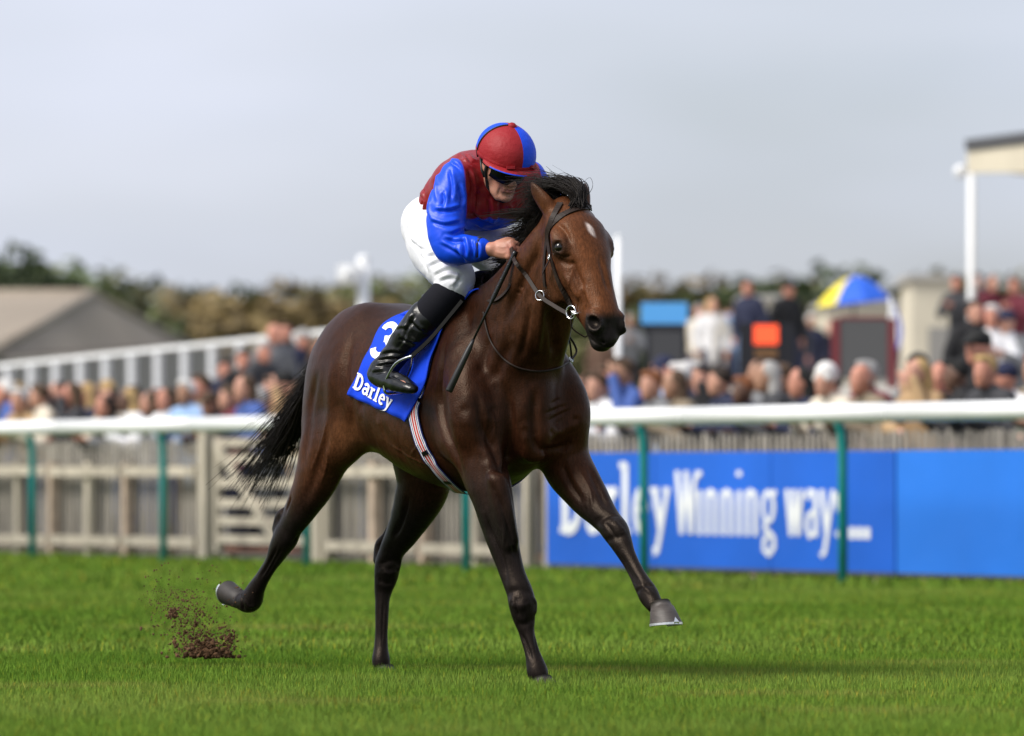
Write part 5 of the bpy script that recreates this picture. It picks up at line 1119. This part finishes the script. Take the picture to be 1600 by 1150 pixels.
JB += [hE((.083, 0, .018), (.018, .050, .010), k=.02), hL([(.088, 0, .006, .009, .009), (.102, 0, -.018, .0095, .011), (.113, 0, -.036, .0125, .0125)], k=.012), hE((.083, 0, -.114), (.017, .021, .015), k=.022),
       hE((.092, 0, -.068), (.011, .025, .0065), k=.008), hE((.090, 0, -.080), (.0115, .022, .0075), k=.008), hE((.106, 0, -.0735), (.012, .026, .0022), k=.006, op='sub'), hE((.098, 0, -.094), (.010, .018, .006), k=.012, op='sub'), hE((.060, -.062, -.068), (.026, .013, .024), k=.02, op='sub'), hE((.060, .062, -.068), (.026, .013, .024), k=.02, op='sub'),
       Limb([hp(-.02, 0, -.06) + (.056, .056), tuple(np.array(hp(-.06, 0, -.12))) + (.06, .06), (.34, 0, 1.99, .08, .07)], k=.03)]
JB += [Limb([(.0, 0, 1.845, .11, .085), (.08, 0, 1.92, .12, .095), (.22, 0, 1.975, .145, .11), (.34, 0, 1.99, .15, .09)], k=.05)]
SHR, SHL = (.345, -.17, 1.99), (.37, .17, 2.0); EL_R, EL_L = L(704, 388, -.235), (.49, .25, 1.76)
def hand(wr, d, nb, k0):
    """fist: wrist, direction to the knuckles, normal of the back of the hand"""
    d = np.array(d) / np.linalg.norm(d); nb = np.array(nb); nb = nb - d * (d @ nb); nb /= np.linalg.norm(nb); u = np.cross(d, nb) * k0
    if u[2] < 0: u = -u
    o = [Limb([tuple(wr) + (.026, .021), tuple(wr + d * .03) + (.036, .021), tuple(wr + d * .075) + (.041, .019), tuple(wr + d * .09) + (.039, .016)], tuple(u), k=.012)]
    for i in range(4):
        kn = wr + d * (.088 - .005 * abs(i - 1.2)) + u * (.031 - .0205 * i); a = kn + d * .024 - nb * .014 - u * .003; b = a - nb * .030 - d * .006; c_ = b - d * .026 + nb * .004
        r_ = .0098 - .0007 * i
        o += [Ell(kn + nb * .004, (.011, .011, .011), k=.008), Limb([tuple(kn) + (r_, r_), tuple(a) + (r_, r_), tuple(b) + (r_ * .95,) * 2, tuple(c_) + (r_ * .85,) * 2], tuple(u), k=.004, n=3)]
    t0 = wr + d * .025 + u * .026 - nb * .004
    o += [Limb([tuple(t0) + (.014, .014), tuple(t0 + d * .032 + u * .018 - nb * .012) + (.0125, .0125), tuple(t0 + d * .058 + u * .016 - nb * .026) + (.0105, .0105), tuple(t0 + d * .072 + u * .004 - nb * .036) + (.009, .009)], tuple(nb), k=.01)]
    return o
JB += [Limb([SHR + (.06, .06), tuple(np.array(SHR) * .5 + np.array(EL_R) * .5) + (.048, .05), EL_R + (.042, .042), tuple(np.array(EL_R) * .45 + WR_R * .55) + (.034, .036), tuple(np.array(EL_R) * .15 + WR_R * .85) + (.028, .031), tuple(WR_R) + (.025, .030)], side=(0, 0, 1), k=.03)]
JB += [Limb([SHL + (.06, .06), tuple(np.array(SHL) * .5 + np.array(EL_L) * .5) + (.048, .05), EL_L + (.042, .042), tuple(np.array(EL_L) * .45 + WR_L * .55) + (.037, .04), tuple(WR_L) + (.026, .03)], side=(0, 0, 1), k=.03)]
JB += hand(WR_R, (.80, .60, -.03), (.55, -.80, .25), 1) + hand(WR_L, (.80, -.60, 0), (.55, .8, .25), -1)
def leg_knots(f, s):       # f: extra thickness
    if s < 0: q = [K(668, 352, -.09, .095 + f), K(680, 388, -.125, .098 + f), K(697, 414, -.15, .086 + f), K(711, 436, -.165, .068 + f), K(704, 454, -.178, .062 + f)]
    else: q = [(0, .09, 1.815, .095 + f, .095 + f), (.12, .13, 1.745, .095 + f, .095 + f), (.27, .16, 1.67, .082 + f, .082 + f), (.37, .175, 1.60, .066 + f, .066 + f), (.33, .185, 1.55, .06 + f, .06 + f)]
    return q
calfR = [K(700, 461, -.183, .060), K(682, 484, -.21, .062), K(655, 512, -.245, .054), K(630, 541, -.28, .044), K(607, 568, -.318, .038)]
footR = [K(595, 582, -.345, .03), K(604, 589, -.352, .03), K(624, 598, -.36, .026), K(638, 604, -.36, .018)]
mir = lambda kn, dx=0: [(a[0] + dx, -a[1]) + tuple(a[2:]) for a in kn]
for s in (-1, 1): JB.append(Limb(leg_knots(-.02, s), k=.05))
JB += [Limb(calfR, k=.03), Limb(footR, k=.03), Limb(mir(calfR), k=.03), Limb(mir(footR), k=.03)]
Vj, Qj = mesh_sdf(JB, (-.25, -.44, 1.05), (.86, .44, 2.24), .0045, band=.035)
Vj = sculpt(Vj, Qj, [([(799, 292), (791, 298), (787, 306)], .0045, .004), ([(783, 292), (779, 300), (780, 308)], .006, .003), ([(806, 384), (811, 390), (813, 397)], .0045, .003), ([(800, 380), (804, 390), (806, 402)], .0045, .003), ([(793, 379), (797, 390), (799, 404)], .0045, .003), ([(775, 383), (785, 386), (795, 384)], .004, -.002), ([(772, 392), (783, 396), (793, 394)], .004, -.002)]).astype(np.float32)
skin_c = np.repeat(np.array([[.46, .215, .15]]), len(Vj), 0); nj = vnoise(Vj, 60, 9)
loc = (Vj - hc) @ HMt
def near(a, b, c_, r): return np.exp(-(((loc - np.array((a, b, c_))) / np.array(r)) ** 2).sum(1))
skin_c = blend(skin_c, (.42, .13, .11), np.clip(near(.094, 0, -.074, (.014, .024, .009)) * 1.1, 0, 1)); skin_c = blend(skin_c, (.46, .19, .14), near(.08, .045, -.045, (.03, .025, .025)) * .6 + near(.08, -.045, -.045, (.03, .025, .025)) * .6)
skin_c = blend(skin_c, (.25, .14, .10), np.clip(near(.06, -.04, -.09, (.03, .035, .03)) + near(.085, 0, -.11, (.02, .03, .02)) + near(.06, .04, -.09, (.03, .035, .03)), 0, 1) * .35)
kn_m = np.exp(-(((Vj - (WR_R + np.array((.075, .045, -.0)))) / .022) ** 2).sum(1)); skin_c = blend(skin_c, (.52, .17, .13), kn_m * .6)
skin_c *= (1 + .08 * nj)[:, None]
M_skin = mat('skin', (.5, .25, .18), rough=.48, spec=.4, attr='Col', sub=.12, bump=(260, .12, .002))
link('body', mesh_np('jockey_body', Vj, Qj, colors=skin_c), jockey, M_skin)

# clothing
def fold(*pix, w=.0075, a=.0095):
    d_ = np.array(pix[-1]) - np.array(pix[0]); n_ = np.array((-d_[1], d_[0])) / (np.linalg.norm(d_) + 1e-6) * 4.2
    if n_[1] < 0: n_ = -n_
    return [(list(pix), w, a), ([(p[0] - n_[0], p[1] - n_[1]) for p in pix], w * 1.5, -a * .75)]
def clothe(name, ops, lo, hi, h, m, colors=None, it=1, band=.04, strokes=None):
    V_, Q_ = mesh_sdf(ops, lo, hi, h, band=band); V_ = smooth_np(V_, Q_, it, .5).astype(np.float32); c0_ = None if colors is None else colors(V_)
    if strokes: V_ = sculpt(V_, Q_, sum((fold(*q) if not isinstance(q, list) else q for q in strokes), [])).astype(np.float32); colors = (lambda _: c0_) if c0_ is not None else None
    return link(name, mesh_np(name, V_, Q_, colors=None if colors is None else colors(V_)), jockey, m), V_, Q_
def folds(lines, wd, am, seed=0, amp=.003, sc_=30):
    """wrinkles: ridges along given 3-D lines plus loose noise"""
    lines = [[np.array(p, np.float32) for p in catmull(l_, 4)] for l_ in lines]
    def f(P, D):
        D = D + amp * (1 - 2.2 * np.abs(vnoise(P * np.array((1, 1, .55), np.float32), sc_, seed))) + amp * .45 * (1 - 2 * np.abs(vnoise(P * np.array((.6, 1, 1), np.float32), sc_ * 2.1, seed + 1)))
        for i, l_ in enumerate(lines): D = D - am * (1 if i % 3 else -1.2) * np.exp(-(seg_dist(P, l_) / wd) ** 2)
        return D
    return f
SLV_R = [K(716, 277, -.165, .075, .08), K(699, 322, -.215, .083, .085), K(697, 362, -.238, .077, .078), K(705, 388, -.232, .066, .068)] + [tuple(np.array(EL_R) * (1 - t) + WR_R * t + np.array((0, 0, -.004 * (1 - t)))) + (r_, r_) for t, r_ in ((.3, .062), (.55, .055), (.74, .047), (.78, .040))]
SLV_L = [(.37, .165, 2.01, .075, .08), (.43, .21, 1.90, .08, .08), (.48, .245, 1.79, .074, .074), (.51, .235, 1.745, .062, .062), (.58, .165, 1.73, .05, .05), (.615, .135, 1.722, .036, .036)]
TOR = [(-.03, 0, 1.85, .145, .112), (.02, 0, 1.885, .155, .125), (.12, 0, 1.945, .165, .14), (.23, 0, 1.985, .18, .145), (.33, 0, 1.995, .18, .125), (.385, 0, 2.0, .12, .09)]
SHIRT = [Limb(TOR, k=.05), Limb(SLV_R, k=.05), Limb(SLV_L, k=.05), Limb([(.37, 0, 2.01, .07, .07), (.41, 0, 2.03, .062, .06)], k=.03), Ell((.31, 0, 1.885), (.14, .165, .085), axes((1, 0, .12)), k=.06), folds([], .011, .008, 4, .0022, 34)]
blue = np.array((.005, .065, .70)); red = np.array((.225, .010, .014))
def silk_col(V_):
    d_t = np.min([g(V_) for g in SHIRT[0].segs], 0); dr = np.min([g(V_) for g in SHIRT[1].segs], 0); dl = np.min([g(V_) for g in SHIRT[2].segs], 0)
    yy, zz = V_[:, 1], V_[:, 2]; seam = .158 + .10 * np.clip(zz - 2.03, -.2, .1) + .02 * np.clip((V_[:, 0] - .36) / .1, -1, 1)
    slr = np.maximum(sstep(seam, seam + .006, -yy) * (dr < d_t + .03), (zz < 1.80) * (dr < .03)); sll = np.maximum(sstep(seam, seam + .006, yy) * (dl < d_t + .03), (zz < 1.80) * (dl < .03)); sl = np.maximum(slr, sll)
    hem = sstep(1.836, 1.830, V_[:, 2] - .10 * (V_[:, 0] - .3)) * (V_[:, 0] > .10)
    t = np.maximum(sl, hem); return red * (1 - t[:, None]) + blue * t[:, None]
M_silk = mat('satin_silk', (.3, .02, .02), rough=.40, spec=.32, attr='Col', bump=(90, .14, .003))
clothe('silks', SHIRT, (-.26, -.38, 1.62), (.72, .38, 2.18), .005, M_silk, silk_col, strokes=[((676, 328), (700, 330), (726, 323)), ((672, 345), (695, 352), (722, 346)), ((684, 362), (705, 366), (728, 356)), ((683, 379), (704, 390), (734, 410)), ((692, 372), (712, 378), (730, 374)), ((722, 368), (727, 388), (727, 405)), ((735, 372), (739, 390), (737, 408)), ((744, 376), (747, 391), (744, 406)), ((712, 385), (718, 400), (728, 412)),
    ((680, 272), (676, 300), (682, 322)), ((700, 262), (706, 290), (704, 318)), ((715, 285), (722, 308), (718, 330)), ((690, 300), (694, 312), (690, 324)), ((668, 310), (666, 330), (676, 350)), ((705, 240), (722, 249), (744, 262)), ((690, 250), (712, 258), (728, 278)), ((730, 262), (738, 285), (736, 310)), ((745, 290), (746, 315), (742, 338)), ((762, 306), (766, 330), (764, 350)), ((780, 312), (782, 332), (778, 346)), ((735, 330), (752, 345), (775, 352)), ((740, 350), (765, 362), (795, 352)),
    ((655, 295), (660, 315), (656, 335)), ((668, 268), (662, 290), (664, 310)), ((792, 322), (800, 335), (808, 340)), ((660, 280), (675, 262), (690, 250)), ((728, 242), (735, 252), (748, 256))])
BRE = [Limb(leg_knots(.012, s), k=.05) for s in (-1, 1)] + [Ell((-.008, s * .075, 1.84), (.105, .095, .105), k=.06) for s in (-1, 1)] + [Limb([(-.02, 0, 1.835, .135, .105), (.05, 0, 1.87, .14, .105)], k=.05)]
clothe('breeches', BRE + [folds([], .009, .007, 14, .0018, 34)], (-.26, -.32, 1.42), (.52, .32, 2.02), .005, mat('white_breeches', (.64, .645, .69), rough=.7, spec=.2, bump=(60, .12, .006)), strokes=[((640, 345), (636, 362), (644, 384)), ((650, 358), (650, 378), (658, 398)), ((676, 432), (702, 421), (726, 434)), ((684, 441), (704, 434), (724, 442)), ((668, 418), (690, 408), (712, 412)), ((664, 402), (684, 398), (702, 404)), ((708, 450), (716, 440), (722, 426)), ((655, 396), (664, 412), (668, 428)), ((640, 372), (652, 386), (668, 392)), ((762, 388), (776, 384), (790, 392)), ((760, 405), (775, 402), (785, 410))])
GAI = lambda f: [K(701, 460, -.19, .074 + f), K(688, 476, -.21, .078 + f), K(668, 498, -.24, .075 + f)]
BOOT = [K(667, 498, -.243, .079), K(652, 514, -.266, .075), K(636, 532, -.285, .066), K(622, 549, -.305, .057), K(610, 564, -.325, .053), K(603, 576, -.34, .052)]
FOOT = [K(594, 580, -.35, .046), K(591, 587, -.352, .046, .042), K(604, 592, -.357, .046, .044), K(622, 599, -.362, .045, .036), K(637, 605, -.362, .04, .028), K(645, 608, -.362, .026, .02)]
for s in (-1, 1):
    f1, f2, f3 = (GAI(.0), BOOT, FOOT) if s < 0 else (mir(GAI(0)), mir(BOOT), mir(FOOT))
    y0, y1 = (-.45, -.1) if s < 0 else (.1, .45)
    clothe('gaiter', [Limb(f1, k=.03)], (-.1, y0, 1.35), (.56, y1, 1.72), .006, mat('black_gaiter', (.006, .006, .010), rough=.8, spec=.15))
    clothe('boot', [Limb(f2, k=.03), Limb(f3, k=.03)] + [folds([], .0065, .0048, 24, .0016, 45)], (-.25, y0, 1.08), (.5, y1, 1.56), .005, M_blackl, strokes=None if s > 0 else [((606, 537), (617, 517), (633, 514), (632, 530), (616, 549)), ((592, 556), (612, 551), (632, 554)), ((588, 565), (606, 561), (628, 562)), ((585, 574), (606, 570), (627, 568)), ((580, 583), (600, 580), (622, 578)), ((640, 500), (650, 512), (662, 520)), ((622, 528), (640, 536), (650, 540)), ((648, 490), (640, 508), (634, 520)), ((612, 585), (628, 592), (642, 600))])
# cap: helmet shell with quartered silk cover, peak, band and button
def hm(a, b, c_): return Vector(hp(a, b, c_))
hel0 = (.004, 0, .052)
def helm_pt(th, ph, k=1.0):          # th: azimuth from the face, ph: polar from the crown
    rx, ry, rz = .142 * k, .116 * k, .118 * k
    return hm(hel0[0] + rx * math.sin(ph) * math.cos(th), ry * math.sin(ph) * math.sin(th), hel0[2] + rz * math.cos(ph) * (1.0 if ph < math.pi / 2 else .75))
M_cr = mat('cap_red', tuple(red * 1.25), rough=.58, spec=.25, bump=(34, .4, .010)); M_cb = mat('cap_blue', tuple(blue), rough=.58, spec=.25, bump=(34, .4, .010)); M_seam = mat('cap_black', (.006, .006, .008), rough=.5)
helmet = MB()
seams = [-172, -104, 2, 96, 188]
for k_ in range(4):
    a0, a1 = R(seams[k_]), R(seams[k_ + 1]); n1_, n2_ = 14, 14; V_ = []
    for j in range(n2_ + 1):
        ph = .02 + (R(104) - .02) * j / n2_
        for i in range(n1_ + 1):
            th = a0 + (a1 - a0) * i / n1_; u_ = i / n1_
            puff = 1 + .006 * math.sin(math.pi * u_) + .004 * math.sin(9 * th + 3 * ph) * (j / n2_) ** 2
            V_.append(helm_pt(th, ph, puff))
    helmet = MB(); W2 = n1_ + 1
    helmet.add(V_, [(j * W2 + i, j * W2 + i + 1, (j + 1) * W2 + i + 1, (j + 1) * W2 + i) for j in range(n2_) for i in range(n1_)], True)
    if k_ == 0: cap_o = helmet.build('cap', [M_cb], jockey); tag(cap_o, 'cap with red and blue quarters')
    else: helmet.build('cap_panel', [M_cr if k_ in (1, 3) else M_cb], cap_o)
mb = MB(); mb.tube([helm_pt(R(-104), t, 1.012) for t in np.linspace(.05, R(112), 16)], .0042, 6); mb.build('seam_piping', M_seam, cap_o)
mb = MB(); mb.lathe([(0.001, .010), (.010, .009), (.017, .003), (.019, -.004), (.016, -.010)], hm(hel0[0], 0, hel0[2] + .120), 16, M=Matrix([list(hf) + [0], list(hl) + [0], list(hu) + [0], [0, 0, 0, 1]]).transposed()); mb.build('button', M_cr, cap_o)
# hem band, peak
V_ = []; n_ = 40
for j, (ph, kk) in enumerate(((R(92), 1.012), (R(97), 1.03), (R(104), 1.028), (R(107), 1.0))):
    for i in range(n_):
        th = 2 * math.pi * i / n_; V_.append(helm_pt(th, ph, kk + .006 * math.sin(7 * th + j)))
mb = MB(); mb.add(V_, [(j * n_ + i, j * n_ + (i + 1) % n_, (j + 1) * n_ + (i + 1) % n_, (j + 1) * n_ + i) for j in range(3) for i in range(n_)], True); mb.build('hem_band', M_cr, cap_o)
V_ = []; m_ = 24
for lay, dz in ((0, 0.0), (1, -.005)):
    for t in (0.0, .33, .66, 1.0):
        for i in range(m_ + 1):
            th = R(-78 + 156 * i / m_); e = math.cos(th * 90 / 78 * .98); ph = R(100)
            base = helm_pt(th, ph, 1.0); ou = .034 * max(e, 0) ** .55 * t; o_ = Vector(hf) * (ou * math.cos(th * .8)) + Vector(hl) * (ou * math.sin(th * .8))
            V_.append(base + o_ + Vector(hu) * (dz - .006 * t * t - .002 * t))
W2 = m_ + 1; Fq = []; mi_ = []
for lay in (0, 1):
    for j in range(3):
        for i in range(m_): Fq.append(tuple(lay * 4 * W2 + q for q in (j * W2 + i, j * W2 + i + 1, (j + 1) * W2 + i + 1, (j + 1) * W2 + i))); mi_.append(1 if (lay and 4 <= i < 13) else 0)
for i in range(m_): Fq.append((3 * W2 + i, 3 * W2 + i + 1, 7 * W2 + i + 1, 7 * W2 + i)); mi_.append(1 if 3 <= i < 13 else 0)
mb = MB(); mb.add(V_, Fq, True); mb.mi = mi_; mb.build('peak', [M_cr, M_cb], cap_o)
mb = MB(); bw_ = Vector(hf); mb.box(helm_pt(R(-22), R(94), 1.045), (.012, .034, .012), M=Matrix.Rotation(R(-22) + yaw, 4, 'Z')); mb.box(helm_pt(R(32), R(94), 1.045), (.012, .034, .012), M=Matrix.Rotation(R(32) + yaw, 4, 'Z')); mb.build('tie_bow', M_cr, cap_o)
# goggles wrap round the eyes; strap, chin harness, short hair
V_ = []; nn = 26
for j, (c0, k0) in enumerate(((.030, .0), (.028, .010), (.012, .016), (-.006, .016), (-.020, .011), (-.026, .0))):
    for i in range(nn + 1):
        b_ = -1 + 2 * i / nn; dip = .010 * math.exp(-(b_ / .14) ** 2) if j >= 3 else 0; taper = 1 - .35 * abs(b_) ** 3
        V_.append(hm(.108 + k0 * .8 - .066 * abs(b_) ** 2.4, b_ * .082, (c0 * (1.4 if c0 > 0 else 1.55) - .007) * taper + .0 + dip))
W2 = nn + 1; mb = MB(); mb.add(V_, [(j * W2 + i, j * W2 + i + 1, (j + 1) * W2 + i + 1, (j + 1) * W2 + i) for j in range(5) for i in range(nn)], True)
mb.build('goggles', mat('goggle_lens', (.003, .003, .004), rough=.28, spec=.22, coat=.0), jockey)
mb = MB()
for s in (-1, 1): mb.tube([hm(.03, s * .077, .004), hm(0, s * .085, .004), hm(-.05, s * .082, .012)], .011, 6, flat=.3, up=tuple(hl * s))
for s in (-1, 1): mb.tube([hm(.016, s * .084, .02), hm(.016, s * .08, -.03), hm(.03, s * .064, -.085), hm(.058, s * .03, -.127), hm(.07, 0, -.133)], .0085, 6, flat=.3)
for s in (-1, 1): mb.tube([hm(-.03, s * .085, .01), hm(-.005, s * .084, -.03), hm(.018, s * .078, -.05)], .010, 6, flat=.3)
mb.build('harness', M_seam, jockey)
JH = [hE((-.035, 0, .0), (.072, .081, .07), k=.02)]
clothe('hair', JH, tuple(hc - .14), tuple(hc + .14), .006, mat('brown_hair', (.02, .012, .008), rough=.6, bump=(120, .5, .006)))
# collar: dark undershirt, cuff band
mb = MB(); a, b = (Vector(np.array(EL_R) * (1 - t) + WR_R * t) for t in (.70, .77)); mb.tube([a, b], [.050, .047], 16); mb.build('cuff_band', mat('dark_elastic', (.02, .02, .018), rough=.7), jockey)
clothe('undershirt', [Limb([hp(-.035, 0, -.085) + (.066, .066), hp(-.06, 0, -.125) + (.072, .072), (.36, 0, 2.0, .085, .08)], k=.02)], (.22, -.14, 1.88), (.56, .14, 2.12), .008, M_seam)

# saddle, stirrups, reins, whip
saddle = thing('racing_saddle', 'tiny black racing saddle on the blue cloth beneath the jockey', 'saddle', HLOC, HROT)
SD = [Ell((.16, 0, 1.555), (.19, .10, .045), k=.03), Ell((.30, 0, 1.60), (.05, .07, .04), k=.04), Ell((-.02, 0, 1.535), (.06, .11, .035), k=.04)] + [Limb([(.24, s * .085, 1.55, .09, .018), (.25, s * .165, 1.47, .08, .012), (.26, s * .205, 1.38, .06, .010)], side=(1, 0, 0), k=.03) for s in (-1, 1)]
V_, Q_ = mesh_sdf(SD, (-.2, -.3, 1.25), (.5, .3, 1.7), .008, band=.05); link('seat', mesh_np('seat', V_, Q_), saddle, M_blackl)
for s in (-1, 1):
    P = [Vector(q) for q in catmull([L(722, 470, -.225), L(704, 492, -.26), L(672, 530, -.325), L(644, 556, -.372)], 5)]
    fc = Vector(L(618, 597, -.35)); fd = Vector((.95, 0, -.12)).normalized(); tp = P[-1]
    if s > 0: P = [Vector((p.x, -p.y, p.z)) for p in P]; fc.y *= -1; tp = P[-1]
    mb = MB(); strip(mb, P, [Vector((.3, s, .2))] * len(P), .018, .004); mb.build('stirrup_leather', M_strap, saddle)
    o_ = Vector((0, s * .046, 0)); i_ = Vector((0, -s * .046, 0)); dn = Vector((-.01, 0, -.042))
    mb = MB(); mb.tube([Vector(q) for q in catmull([tp, tp.lerp(fc, .4) + o_ * .95 + Vector((0, 0, .012)), fc + o_ + Vector((0, 0, .0)), fc + o_ * .9 + dn, fc + dn * 1.1, fc + i_ * .9 + dn, fc + i_, tp.lerp(fc, .4) + i_ * .6, tp], 5)], .0058, 8); mb.build('stirrup_iron', M_steel, saddle)
reins = thing('reins', 'brown leather reins running from the bit ring up to the jockey hands', 'reins', HLOC, HROT)
HR = Vector(WR_R + np.array((.075, .05, -.03)))
rg = hit(HB, 847, 460, .012)[0]
P = [Vector(q) for q in catmull([HR + Vector((-.01, .0, .04)), hit(HB, 812, 410, .022)[0], hit(HB, 826, 430, .014)[0], rg, hit(HB, 868, 474, .012)[0], bit + Vector((-.022, -.004, -.004))], 6)]
mb = MB(); strip(mb, P, [Vector((.45, -.8, .3))] * len(P), .015, .004); mb.build('rein', M_leather, reins)
HLv = Vector(WR_L + np.array((.075, -.05, -.03))); bl_ = Vector((bit.x, -bit.y, bit.z))
P = [Vector(q) for q in catmull([HLv + Vector((-.01, 0, .04)), HLv + Vector((.01, .012, -.012)), Vector((.85, .13, 1.58)), bl_ + Vector((-.022, .004, -.004))], 6)]
mb = MB(); strip(mb, P, [Vector((.45, .8, .3))] * len(P), .015, .004); mb.build('rein', M_leather, reins)
P = [Vector(q) for q in catmull([HR + Vector((-.012, -.012, -.01)), Vector(L(798, 440, -.135)), Vector(L(784, 462, -.15)), Vector(L(766, 470, -.16)), Vector(L(755, 458, -.12)), Vector(L(760, 445, -.06)), Vector((.55, .06, 1.66)), HLv], 5)]
mb = MB(); strip(mb, P, [Vector((.3, -.8, .4))] * len(P), .013, .004); mb.build('rein_loop', M_leather, reins)
mart = thing('neck_strap', 'thin dark neck strap with a steel rein ring circling the base of the neck', 'neck strap', HLOC, HROT)
P, Nn = on_skin(HB, [(757, 487), (761, 512), (770, 537), (787, 560), (812, 575), (845, 580), (875, 573), (893, 562)], .005, 6); P = smooth_path(P, 3)
back = [Vector(q) for q in catmull([tuple(P[0]), (.40, -.06, 1.612), (.40, .06, 1.612), (.60, .17, 1.42), (P[-1].x - .05, P[-1].y + .06, P[-1].z + .05), tuple(P[-1])], 6)]
mb = MB(); mb.tube(P, .0045, 6); mb.tube(back[1:], .0045, 6); mb.build('strap', M_leather, mart)
mb = MB(); ring(mb, P[-1] + Nn[-1] * .006, Nn[-1], .008, .002, n=10, sq=1.4); mb.build('buckle', M_steel, mart)
mb = MB(); ring(mb, rg, (.5, -.85, .1), .019, .0024); mb.build('rein_ring', M_steel, mart)
whip = thing('whip', 'black padded racing whip hanging from the jockey right hand across the shoulder', 'whip', HLOC, HROT)
A_, B_ = Vector(L(806, 392, -.125)), Vector(L(701, 612, -.36)); mb = MB()
fr_ = lambda t: A_.lerp(B_, t)
mb.tube([fr_(t) for t in (0, .02, .03, .33, .35, .37, .64)], [.009, .0105, .0095, .0095, .0075, .0058, .0045], 10); mb.build('shaft', M_blackl, whip)
mb = MB(); mb.tube([fr_(.63), fr_(.66), fr_(.70), fr_(.99), fr_(1.0)], [.006, .008, .0115, .0145, .012], 12); mb.build('padded_end', mat('whip_pad', (.009, .009, .009), rough=.45), whip)
for k_ in range(6):
    mb = MB(); t = .05 + .05 * k_; mb.tube([fr_(t), fr_(t + .006)], .0106, 10); mb.build('grip_band', M_blackl, whip)
